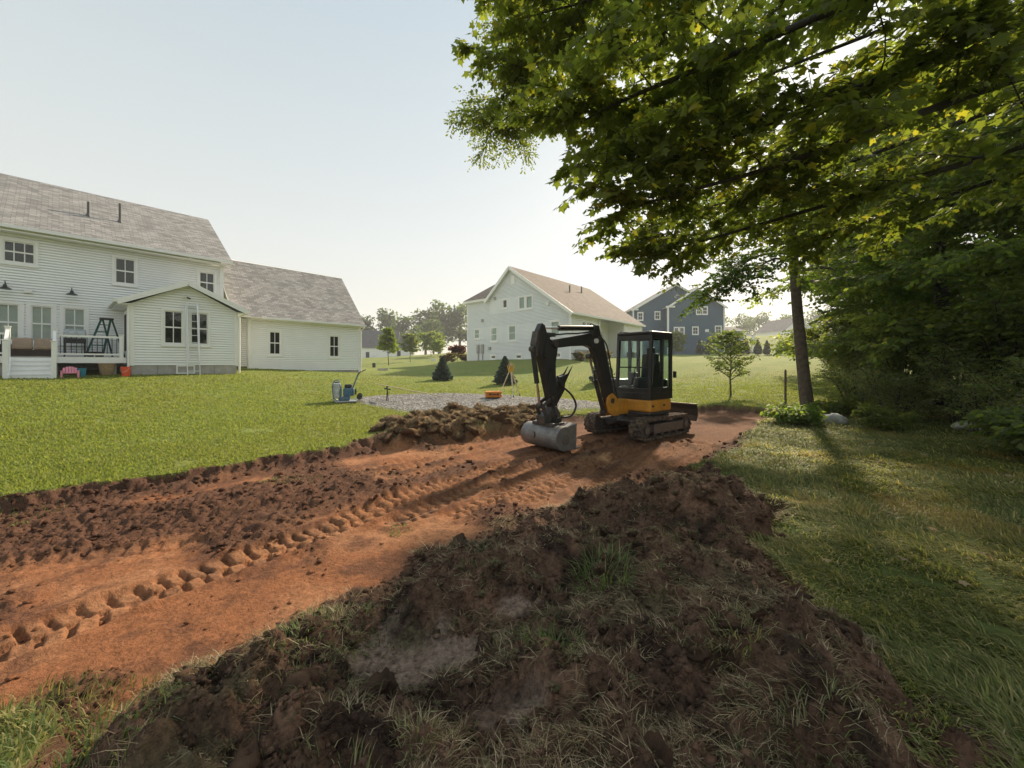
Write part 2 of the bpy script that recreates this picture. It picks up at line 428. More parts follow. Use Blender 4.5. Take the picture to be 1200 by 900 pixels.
    hr = HP*(.13*fbm(x, y, 1.8, 3, 100) + .10*np.abs(fbm(x, y, 3.8, 3, 101, .5)) + .036*np.abs(fbm(x, y, 8, 5, 102, .68)) + .010*np.abs(fbm(x, y, 36, 3, 103, .6)))
    z = z + mz*np.maximum(HP, S*.9) + hr*(1-clay*.93) - .012*HP*clay*ss(.06, .0, np.abs(fbm(x, y, 6, 3, 282))) + .06*HP
    # torn sod stacked in lumps
    b1 = 1-np.abs(noise(x*2.2+.3, y*2.2, 130)); b2 = 1-np.abs(noise(x*4.6, y*4.6, 131)); b3 = np.abs(fbm(x, y, 9, 3, 132, .6))
    z = z + SD*(.05 + .08*(1-b1)*2 + .07*(1-b2)*1.6 + .05*b3)
    # gravel, lawn unevenness
    G = ss(.1, -.3, grav)*(1-SD)
    z = z + G*.05*(1+.5*noise(x*1.5, y*1.5, 140)) + G*.02*fbm(x, y, 11, 2, 141)
    L = 1-np.maximum(np.maximum(S, SD), G)
    z = z + L*.025*fbm(x, y, .5, 3, 150)*ss(2, 8, far) + L*ss(0, 3, x)*ss(14, 9, far)*(.025*fbm(x, y, 1.6, 3, 151))
    return z, dict(soil=soil, heap=heap, sod=sod, grav=grav, S=S, HP=HP, SD=SD, G=G, lip=lip, loose=loose, rut=rut, tread=tread, clay=clay, far=far, dk=dk)
def gz(x, y):
    return float(terrain(np.array([x], float), np.array([y], float))[0][0])

def mixc(a, b, t):
    return a*(1-t[..., None]) + np.asarray(b)*t[..., None]
def ground_colour(x, y, m):
    far = m['far']
    n1 = fbm(x, y, .35, 4, 200); n2 = fbm(x, y, 2.2, 4, 210); n3 = fbm(x, y, 8, 3, 220)
    g = np.zeros(x.shape+(3,)) + np.array((.165, .205, .046))
    g = mixc(g, (.225, .225, .062), ss(-.5, .9, n1+.5*n2)*.75)
    stripe = .5+.5*np.sin((x*.755-y*.656)*3.0 + .5*n1)
    g = g*(1 + .10*(stripe-.5)[..., None]*ss(3, 9, far)[..., None])
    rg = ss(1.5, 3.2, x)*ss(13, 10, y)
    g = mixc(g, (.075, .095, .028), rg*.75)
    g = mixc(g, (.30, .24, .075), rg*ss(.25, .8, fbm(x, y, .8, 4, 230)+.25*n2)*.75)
    s = np.zeros(x.shape+(3,)) + np.array((.275, .112, .050))
    s = mixc(s, (.37, .175, .086), ss(-.2, .7, fbm(x, y, 1.1, 4, 240)))
    s = mixc(s, (.14, .062, .034), ss(-.1, .7, fbm(x, y, 1.6, 5, 250, .65))*.9)
    s = mixc(s, (.17, .085, .048), ss(-2.2, 1.8, x)*.8)
    s = mixc(s, (.105, .053, .033), np.clip(m['loose']*.9 + 1.1*np.exp(-((m['soil']+.03)/.13)**2), 0, 1))
    s = mixc(s, (.38, .19, .095), np.clip(m['tread']*.5, 0, 1)*(1-.5*ss(0, 3, x)))
    h = np.zeros(x.shape+(3,)) + np.array((.165, .097, .063))
    h = mixc(h, (.27, .155, .10), ss(-.1, .8, fbm(x, y, 2.3, 5, 260)))
    h = mixc(h, (.07, .042, .029), ss(-.1, .7, fbm(x, y, 3.7, 4, 270)))
    h = mixc(h, (.20, .165, .09), ss(.2, .9, fbm(x, y, 1.9, 4, 275))*.7)
    crack = ss(.05, .0, np.abs(fbm(x, y, 6, 3, 282)))
    h = mixc(h, (.35, .25, .185), m['clay']*(1-.7*crack)*ss(-.6, .3, n2))
    s = mixc(s, h, ss(.12, -.2, m['heap'] + .15*n2)) if False else s*(1-ss(.12, -.2, m['heap'])[..., None]) + h*ss(.12, -.2, m['heap'])[..., None]
    q = np.zeros(x.shape+(3,)) + np.array((.27, .17, .085))
    q = mixc(q, (.12, .07, .04), ss(-.1, .7, fbm(x, y, 3.1, 4, 290)))
    q = mixc(q, (.24, .22, .09), ss(.1, .8, fbm(x, y, 2.2, 4, 295))*.8)
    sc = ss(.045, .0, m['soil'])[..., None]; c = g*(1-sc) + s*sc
    c = mixc(c, (.20, .195, .185), m['G'])
    c = c*(1-m['SD'][..., None]) + q*m['SD'][..., None]
    return c

M_LAWN = ground_mat('lawn_turf', 9, .35, .7, 40)
M_DIRT = ground_mat('bare_soil', 22, .38, .7, 45)
M_HEAP = ground_mat('topsoil', 30, .6, 1.0, 42)
M_GRAV = ground_mat('crushed_stone', 18, .75, 1.0, 18, vor=True)

def build_ground():
    ys = [-.6]
    while ys[-1] < 950:
        Y = ys[-1]; ys.append(Y + min(.0085 + .001*Y*Y, .06*abs(Y)+.02))
    ys = np.array(ys); sc = np.linspace(-1.7, 1.7, 840)
    Yg, Sg = np.meshgrid(ys, sc, indexing='ij'); Xg = Sg*(Yg+1.0)
    z, m = terrain(Xg, Yg)
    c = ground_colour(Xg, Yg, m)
    nr, nc = Xg.shape
    V = np.stack([Xg, Yg, z], -1).reshape(-1, 3); C = c.reshape(-1, 3)
    I = np.arange(nr*nc).reshape(nr, nc)
    Q = np.stack([I[:-1,:-1], I[:-1,1:], I[1:,1:], I[1:,:-1]], -1).reshape(-1, 4)
    def fm(a): return a[:-1,:-1].ravel()
    kind = np.zeros(len(Q), int)
    kind[fm(m['soil']) < -.02] = 1
    kind[fm(m['heap']) < -.05] = 2
    kind[(fm(m['grav']) < -.05)] = 4
    kind[fm(m['sod']) < .0] = 3
    # smooth turf away from the diggings needs only every second vertex
    K = kind.reshape(nr-1, nc-1); a, b = (nr-1)//2*2, (nc-1)//2*2
    blk = K[:a, :b].reshape(a//2, 2, b//2, 2).transpose(0, 2, 1, 3).reshape(a//2, b//2, 4)
    calm = (m['soil'][:a:2, :b:2] > .5) & (m['grav'][:a:2, :b:2] > .4) & (m['sod'][:a:2, :b:2] > .4) & (blk == 0).all(-1)
    bi, bj = np.nonzero(calm); big = np.stack([I[2*bi, 2*bj], I[2*bi, 2*bj+2], I[2*bi+2, 2*bj+2], I[2*bi+2, 2*bj]], -1)
    sub = np.zeros((nr-1, nc-1), bool); sub[:a, :b] = np.repeat(np.repeat(calm, 2, 0), 2, 1); kind[sub.ravel()] = -1
    def part(k, name, mt):
        f = Q[kind == k]
        if k == 0: f = np.concatenate([f, big])
        u, inv = np.unique(f, return_inverse=True)
        return np_mesh(name, V[u], inv.reshape(-1, 4), mt, col=C[u], smooth=True)
    tag(part(0, 'lawn', M_LAWN), kind='structure')
    tag(part(1, 'bare_ground', M_DIRT), kind='structure')
    tag(part(2, 'topsoil_heap', M_HEAP), 'heap of dark torn topsoil and turf filling the foreground', 'soil heap')
    tag(part(3, 'sod_pile', M_HEAP), 'long pile of torn brown sod lumps beside the gravel bed', 'sod pile')
    tag(part(4, 'gravel', M_GRAV), kind='structure')
    # the land beside and behind the camera
    xs = np.concatenate([-np.geomspace(1200, 8, 26), np.linspace(-6, 6, 7), np.geomspace(8, 1200, 26)])
    y2 = np.concatenate([-np.geomspace(700, 8, 18), np.linspace(-6, 6, 7), np.geomspace(8, 1500, 30)])
    Y2, X2 = np.meshgrid(y2, xs, indexing='ij'); z2 = zbase(X2, Y2) - .45 - .01*np.hypot(X2, Y2)
    I = np.arange(X2.size).reshape(X2.shape)
    Q2 = np.stack([I[:-1,:-1], I[:-1,1:], I[1:,1:], I[1:,:-1]], -1).reshape(-1, 4)
    o = np_mesh('ground', np.stack([X2, Y2, z2], -1).reshape(-1, 3), Q2, M_LAWN, col=np.array((.12, .15, .035)), smooth=True)
    tag(o, kind='structure')
build_ground()
# ---------------------------------------------------------------- houses
M_SIDE_W = mat('white_vinyl_siding', (.86, .87, .86), .55, var=.03, scale=1.5)
M_SIDE_G = mat('pale_grey_siding', (.74, .77, .78), .55, var=.03, scale=1.0)
M_SIDE_B = mat('slate_blue_siding', (.06, .115, .17), .6, var=.06, scale=1.0)
M_TRIM = mat('white_trim', (.82, .82, .80), .45, var=.03)
M_CONC = mat('foundation_concrete', (.40, .385, .36), .9, var=.15, scale=2.5, bump=.3, bscale=30, dirt=(.22, .2, .17), dirt_amt=.4)
M_GREY_ROOF = shingle_mat('grey_shingles', (.36, .345, .33), (.20, .195, .19), (.12, .12, .12))
M_BROWN_ROOF = shingle_mat('brown_shingles', (.235, .195, .16), (.165, .135, .112), (.10, .08, .068))
M_DARK_ROOF = shingle_mat('charcoal_shingles', (.16, .15, .15), (.09, .09, .095), (.05, .05, .05))
M_GLASS = glass_mat('window_glass')
M_DARKIN = mat('dark_interior', (.02, .021, .022), .9, var=.4, scale=2)
M_CURT = mat('drawn_curtain', (.60, .64, .60), .9, var=.08, scale=3)
M_BLIND = mat('white_blind', (.66, .74, .72), .9, var=.05, scale=3)
M_BLACK = mat('black_metal', (.02, .02, .021), .45, var=.2)
M_PVC = mat('vent_pipe', (.09, .09, .09), .6)

def wall_frame(ox, oy, ang):
    """wall coordinates: t along the wall, outward, up (seen from outside t runs to the right)"""
    c, s = math.cos(ang), math.sin(ang)
    return Matrix(((c, s, 0, ox), (s, -c, 0, oy), (0, 0, 1, 0), (0, 0, 0, 1)))

def siding(parent, F, L, z0, z1, mt, gable=None, holes=(), expo=.105, lo=0., name='siding', lap=.020):
    """lapped boards with a small shadow step at each course; gable=(t_left,z_left,t_peak,z_peak,t_right,z_right)"""
    b = MB(F); top = max(z1, gable[3] if gable else z1)
    n = max(1, round((top-z0)/expo)); e = (top-z0)/n
    def rng(z):
        if not gable or z <= min(gable[1], gable[5]): return lo, L
        tl, zl, tp, zp, tr, zr = gable
        a = lo if z <= zl else tl + (tp-tl)*(z-zl)/(zp-zl)
        c = L if z <= zr else tr - (tr-tp)*(z-zr)/(zp-zr)
        return a, c
    for k in range(n):
        za, zb = z0+k*e, z0+(k+1)*e
        (a0, c0), (a1, c1) = rng(za), rng(zb)
        cuts = sorted((h[0], h[1]) for h in holes if h[2] < zb-.02 and h[3] > za+.02)
        segs = []; p = None; start = 'L'
        edges = ['L']
        t = None; left = (a0, a1)
        for h0, h1 in cuts:
            if h0 > left[0]: segs.append((left, (h0, h0)))
            left = (h1, h1)
        segs.append((left, (c0, c1)))
        for (l0, l1), (r0, r1) in segs:
            if r0-l0 < .01: continue
            g0 = (zb-za)*.22; f = 1-g0/(zb-za); lm, rm = l0+(l1-l0)*f, r0+(r1-r0)*f
            b.quad((l0, lap, za), (r0, lap, za), (rm, .002, zb-g0), (lm, .002, zb-g0))
            b.quad((l0, -.05, za), (r0, -.05, za), (r0, lap, za), (l0, lap, za))
            b.quad((lm, .002, zb-g0), (rm, .002, zb-g0), (r1, -.05, zb), (l1, -.05, zb))
    return tag(b.build(name, mt, parent, fix=False), kind='stuff')

def window(parent, F, t0, t1, z0, z1, cols=2, rows=2, back=None, case=.09, sill=True, mull=None):
    """cased window: casing mesh with panes, sash bars and what hangs behind them"""
    b = MB(F); o = .035
    b.box((t0-case, 0, z1), (t1+case, o, z1+case*1.1)); b.box((t0-case, 0, z0-case), (t1+case, o, z0))
    b.box((t0-case, 0, z0), (t0, o-.004, z1)); b.box((t1, 0, z0), (t1+case, o-.004, z1))
    if sill: b.box((t0-case-.02, 0, z0-case-.03), (t1+case+.02, o+.03, z0-case))
    w = b.build('window', M_TRIM, parent)
    s = MB(F); bw = .028
    for (a, c, e, g) in ((t0, t1, z0, z0+.045), (t0, t1, z1-.045, z1)): s.box((a, -.045, e), (c, -.005, g))
    s.box((t0, -.046, z0+.045), (t0+.04, -.006, z1-.045)); s.box((t1-.04, -.046, z0+.045), (t1, -.006, z1-.045))
    zm = (z0+z1)/2
    for j in range(1, rows):
        z = z0+(z1-z0)*j/rows; h = .028 if (rows == 2) else .016
        s.box((t0+.04, -.04, z-h), (t1-.04, -.008, z+h))
    for i in range(1, cols):
        t = t0+(t1-t0)*i/cols
        s.box((t-.014, -.036, z0+.045), (t+.014, -.012, z1-.045))
    s.build('sash', M_TRIM, w)
    for i in range(cols):
        for j in range(rows):
            a, c = t0+(t1-t0)*i/cols, t0+(t1-t0)*(i+1)/cols; e, g = z0+(z1-z0)*j/rows, z0+(z1-z0)*(j+1)/rows
            MB(F).box((a, -.03, e), (c, -.025, g)).build('pane', M_GLASS, w)
    MB(F).box((t0, -.14, z0), (t1, -.12, z1)).build('curtain' if back in (M_CURT, M_BLIND) else 'interior', back or M_DARKIN, w)
    return w

def roof_slab(parent, pts, mt, th=.09, name='roof', fascia=True):
    """pts: eave_left, eave_right, ridge_right, ridge_left (top surface)"""
    p = [Vector(q) for q in pts]
    nrm = (p[1]-p[0]).cross(p[-1]-p[0]).normalized()
    if nrm.z < 0: nrm = -nrm
    V = p + [q - nrm*th for q in p]; n = len(p)
    F = [list(range(n)), list(range(n, 2*n))[::-1]] + [[k, (k+1) % n, n+(k+1) % n, n+k] for k in range(n)]
    me = bpy.data.meshes.new(name); me.from_pydata([tuple(v) for v in V], [], F)
    ud = (p[1]-p[0]).normalized(); vd = nrm.cross(ud)
    uvl = me.uv_layers.new(name='UVMap')
    for l in me.loops:
        v = Vector(V[l.vertex_index]) - p[0]; uvl.data[l.index].uv = (v.dot(ud)+50, v.dot(vd)+50)
    me.materials.append(mt); me.materials.append(M_TRIM)
    for f in me.polygons:
        if f.index > 0: f.material_index = 1
    o = bpy.data.objects.new(name, me); COL.objects.link(o); o.parent = parent
    return o

def bars(name, mt, parent, items, bevel=0):
    b = MB()
    for it in items: b.box(*it) if len(it) == 2 else b.bar(*it)
    return b.build(name, mt, parent, bevel=bevel)

HA = math.atan2(.755, .656)
ZB = 1.0
def near_house():
    h = empty('white_house', (-14.59, 19.8, 0), HA, 'white clapboard house with grey shingle roof, bump-out and lower side wing', 'house')
    S0 = -12.0
    # main two-storey wall, right corner at x=0
    W1 = [(-6.78,-6.02,5.42,6.22,3),(-3.83,-3.2,5.07,6.17,2),(-.94,-.34,5.07,6.07,2)]
    W0 = [(-6.92,-6.40,2.45,3.83,2),(-6.12,-5.58,2.45,3.83,2),(-5.28,-4.70,2.45,3.83,2),(-8.6,-8.0,2.45,3.83,2),(-7.76,-7.2,2.45,3.83,2)]
    F = wall_frame(0, 0, 0)
    holes = [(a-.05, c+.05, e-.05, g+.05) for a, c, e, g, _ in W1+W0]
    siding(h, F, 0, 1.75, 6.50, M_SIDE_W, holes=holes, lo=S0)
    for k, (a, c, e, g, n) in enumerate(W1):
        wn = window(h, F, a, c, e, g, n, 2, M_DARKIN)
    for k, (a, c, e, g, n) in enumerate(W0):
        wn = window(h, F, a, c, e, g, n, 2, M_CURT, case=.11)
        if k == 2: wn['label'] = 'window with a crumpled plastic sheet behind the upper panes'
    bars('corner_board', M_TRIM, h, [((-.12, -.03, 1.4), (.03, .12, 6.5))])
    bars('foundation', M_CONC, h, [((S0, .03, .4), (-.02, .3, 1.75))])
    # gable end of the main block
    G = wall_frame(0, 0, R(90))
    siding(h, G, 9.0, 1.4, 6.5, M_SIDE_W, gable=(0, 6.5, 4.5, 9.75, 9, 6.5))
    roof_slab(h, [(S0, -.42, 6.73), (.30, -.42, 6.73), (.30, 4.5, 10.02), (S0, 4.5, 10.02)], M_GREY_ROOF)
    roof_slab(h, [(.30, 9.42, 6.73), (S0, 9.42, 6.73), (S0, 4.5, 10.02), (.30, 4.5, 10.02)], M_GREY_ROOF)
    bars('soffit', M_TRIM, h, [((S0, -.40, 6.50), (.28, .0, 6.545))])
    bars('gutter', M_TRIM, h, [((S0, -.53, 6.60), (.30, -.42, 6.715))])
    for x, zt in ((-4.55, .62), (-3.55, .85)):
        y = 1.75; zr = 6.73 + (y+.42)*.669
        b = MB(); b.tube([(x, y, zr-.1), (x, y, zr+zt)], .05, 10); b.lathe([(.12, zr-.06), (.06, zr+.1)], (x, y, 0), 10); b.build('vent_pipe', M_PVC, h)
    for x in (-6.72, -5.07):                                   # gooseneck barn lamps
        l = MB().lathe([(.02, .16), (.045, .15), (.06, .07), (.17, .0), (.175, -.02), (.16, -.02)], (x, -.30, 4.36), 18).build('wall_lamp', M_BLACK, h, smooth=False)
        MB().tube([(x, -.005, 4.5), (x, -.12, 4.62), (x, -.24, 4.64), (x, -.30, 4.5)], .013, 8).build('lamp_arm', M_BLACK, l)
    bars('vent_hood', M_TRIM, h, [((-6.28, -.10, 4.30), (-6.08, -.013, 4.46))])
    # bump-out
    B = -2.4
    F = wall_frame(0, B, 0)
    BW = [(-2.55,-1.95,2.42,3.80), (-1.68,-1.08,2.42,3.80)]
    siding(h, F, 0, 1.52, 3.95, M_SIDE_W, gable=(-3.55, 3.98, -1.80, 4.93, -.02, 3.98), holes=[(a-.05, c+.05, e-.05, g+.05) for a, c, e, g in BW], lo=-3.55)
    for a, c, e, g in BW: window(h, F, a, c, e, g, 2, 2, M_DARKIN)
    L = wall_frame(-3.55, B, R(90)); Lw = MB()
    siding(h, Matrix(((0, -1, 0, -3.55), (1, 0, 0, B), (0, 0, 1, 0), (0, 0, 0, 1))), 2.4, 1.52, 3.95, M_SIDE_W, holes=[(.75, 1.55, 1.85, 3.7)])
    bars('side_door', M_TRIM, h, [((-3.60, B+.7, 1.85), (-3.56, B+1.6, 3.75))])
    bars('door_glass', M_DARKIN, h, [((-3.62, B+.86, 2.1), (-3.605, B+1.44, 3.6))])
    siding(h, Matrix(((0, 1, 0, 0), (1, 0, 0, B), (0, 0, 1, 0), (0, 0, 0, 1))), 2.4, 1.52, 3.95, M_SIDE_W)
    bars('corner_board', M_TRIM, h, [((-3.585, B-.028, 1.5), (-3.45, B+.11, 3.97))])
    bars('corner_board', M_TRIM, h, [((-.10, B-.027, 1.5), (.03, B+.11, 3.97))])
    bars('foundation', M_CONC, h, [((-3.53, B+.02, .5), (-.01, -.03, 1.52))])
    for x in (-2.75, -.85): bars('foundation_joint', M_BLACK, h, [((x-.004, B+.014, .9), (x+.004, B+.019, 1.5))])
    window(h, wall_frame(0, B+.02, 0), -2.11, -1.58, 1.2, 1.46, 2, 1, M_DARKIN, case=.05, sill=False)
    for sg, xe in ((-1, -3.95), (1, .36)):
        pts = [(xe, B-.28, 4.06), (-1.80, B-.28, 5.10), (-1.80, 0, 5.10), (xe, 0, 4.06)]
        roof_slab(h, pts, M_GREY_ROOF, th=.07)
        d = Vector((-1.80-xe, 0, 1.04)).normalized()
        b = MB(); b.bar((xe, B-.305, 3.965), (-1.80, B-.305, 5.005), .04, .20); b.build('rake_board', M_TRIM, h)
        b = MB(); b.bar((xe, B-.14, 3.955), (-1.80, B-.14, 4.995), .27, .02); b.build('soffit', M_TRIM, h)
        bars('eave_return', M_TRIM, h, [((min(xe, xe-sg*.42), B-.30, 3.86), (max(xe, xe-sg*.42), B-.002, 3.95))] if False else [((min(xe, xe-sg*.4), B-.26, 3.90), (max(xe, xe-sg*.4), 0, 3.93))])
        bars('gutter', M_TRIM, h, [((xe+(0 if sg > 0 else -.1), B-.27, 3.96), (xe+(.1 if sg > 0 else 0), -.01, 4.06))])
    b = MB(); b.tube([(.40, B-.2, 4.0), (.40, B-.2, 3.93), (.09, B-.06, 3.78), (.09, B-.06, 1.15)], .04, 8); b.build('downspout', M_TRIM, h)
    b = MB(); b.tube([(-3.62, B-.07, 3.9), (-3.62, B-.07, 1.15)], .035, 8); b.build('downspout', M_TRIM, h)
    c = bars('security_camera', M_TRIM, h, [((-1.88, B-.07, 4.36), (-1.78, B-.014, 4.46))])
    b = MB(); b.tube([(-1.80, B-.05, 4.41), (-1.74, B-.2, 4.36)], .035, 10); b.build('lens_tube', M_BLACK, c)
    b = MB(); b.tube([(-1.86, B-.05, 4.43), (-1.96, B-.16, 4.42)], .03, 10); b.build('lens_tube', M_TRIM, c)
    # lower wing: set-back link and the long wall
    F = wall_frame(0, .25, 0)
    siding(h, F, 1.15, 1.45, 3.98, M_SIDE_W, lo=.03, holes=[(.35, .75, 2.6, 3.4)])
    window(h, F, .4, .7, 2.62, 3.38, 1, 1, M_DARKIN, case=.05)
    F = wall_frame(0, 0, 0)
    GW = [(2.10, 2.64, 2.1, 3.35), (5.36, 5.92, 2.02, 3.29)]
    siding(h, F, 7.3, 1.20, 3.98, M_SIDE_W, lo=1.15, holes=[(a-.05, c+.05, e-.05, g+.05) for a, c, e, g in GW])
    for a, c, e, g in GW: window(h, F, a, c, e, g, 2, 2, M_DARKIN)
    bars('corner_board', M_TRIM, h, [((1.10, -.03, 1.3), (1.24, .2, 3.98))])
    bars('corner_board', M_TRIM, h, [((7.2, -.029, 1.0), (7.33, .11, 3.98))])
    bars('foundation', M_CONC, h, [((1.17, .02, .3), (7.29, .3, 1.28))])
    siding(h, Matrix(((0, 1, 0, 7.3), (1, 0, 0, 0), (0, 0, 1, 0), (0, 0, 0, 1))), 6, 1.2, 3.98, M_SIDE_W, gable=(0, 3.98, 3, 7.3, 6, 3.98))
    roof_slab(h, [(.32, -.33, 4.06), (7.5, -.33, 4.06), (7.5, 3.0, 7.6), (.32, 3.0, 7.6)], M_GREY_ROOF)
    roof_slab(h, [(7.5, 6.33, 4.06), (.32, 6.33, 4.06), (.32, 3.0, 7.6), (7.5, 3.0, 7.6)], M_GREY_ROOF)
    roof_slab(h, [(.3, -.9, 3.98), (1.5, -.9, 3.98), (.6, .75, 5.28), (.3, .75, 5.28)], M_GREY_ROOF, th=.06)
    bars('gutter', M_TRIM, h, [((1.15, -.44, 3.97), (7.5, -.33, 4.06))])
    bars('soffit', M_TRIM, h, [((1.15, -.32, 3.93), (7.48, 0, 3.965))])
    b = MB(); b.tube([(7.4, -.38, 3.97), (7.4, -.38, 3.9), (7.34, -.07, 3.7), (7.34, -.07, 1.05)], .04, 8); b.build('downspout', M_TRIM, h)
    return h
near_house()

def deck():
    d = empty('deck', (-14.59, 19.8, 0), HA, 'raised white deck with stairs and black balusters behind the house', 'deck')
    B = -2.3; DT = 1.84
    for k in range(15):                                         # floor boards
        y = B+.02+k*.15
        bars('floor_board', mat('deck_boards', (.33, .31, .29), .8, var=.15, scale=4), d, [((-10, y, DT-.04), (-3.72, y+.14, DT))])
    bars('rim_board', M_TRIM, d, [((-5.48, B-.03, 1.60), (-3.66, B+.01, DT-.02))])
    bars('rim_board', M_TRIM, d, [((-10, B-.03, 1.60), (-6.56, B+.01, DT-.02))])
    for x in (-4.0, -5.5, -6.7, -8.2, -9.7):
        bars('support_post', M_CONC, d, [((x-.07, B+.1, .7), (x+.07, B+.24, 1.6))])
    def post(x, y, z0, z1):
        p = bars('newel_post', M_TRIM, d, [((x-.06, y-.06, z0), (x+.06, y+.06, z1))], bevel=.008)
        bars('cap', M_TRIM, p, [((x-.08, y-.08, z1), (x+.08, y+.08, z1+.035))], bevel=.01)
    post(-5.50, B+.02, 1.60, 2.82); post(-3.80, B+.02, 1.60, 2.68); post(-6.55, B+.02, 1.60, 2.82); post(-8.6, B+.02, 1.6, 2.75)
    post(-5.52, B-.85, 1.05, 2.33); post(-6.55, B-.85, 1.05, 2.33)
    for a, c in ((-5.44, -3.86), (-8.54, -6.61)):
        bars('top_rail', M_TRIM, d, [((a, B-.03, 2.56), (c, B+.07, 2.63))]); bars('bottom_rail', M_TRIM, d, [((a, B-.02, 1.90), (c, B+.06, 1.96))])
        n = int((c-a)/.13)
        for k in range(n):
            x = a+(k+.5)*(c-a)/n
            b = MB(); b.tube([(x, B+.02, 1.96), (x, B+.02, 2.56)], .011, 6); b.build('baluster', M_BLACK, d)
    for x in (-5.51, -6.55):
        b = MB(); b.bar((x, B-.82, 2.26), (x, B+.02, 2.74), .08, .06); b.build('stair_rail', M_TRIM, d)
    n = 5
    for k in range(n):
        zt = DT-.02-(k+.0)*.155; y = B-.04-k*.2
        bars('riser', M_TRIM, d, [((-6.48, y-.02, zt-.15), (-5.58, y, zt-.028))])
        bars('tread', M_TRIM, d, [((-6.49, y-.235, zt-.155-.025), (-5.57, y-.0, zt-.155))] if k < n-1 else [((-6.49, y-.2, zt-.16), (-5.57, y, zt-.14))])
    for x in (-6.49, -5.57):
        MB().prism([(B-.03, 1.80), (B-.03, 1.45), (B-.75, 1.0), (B-.95, 1.0), (B-.95, 1.2)], x-.02, x+.02, 'yz').build('stringer', M_TRIM, d)
    return d
deck()

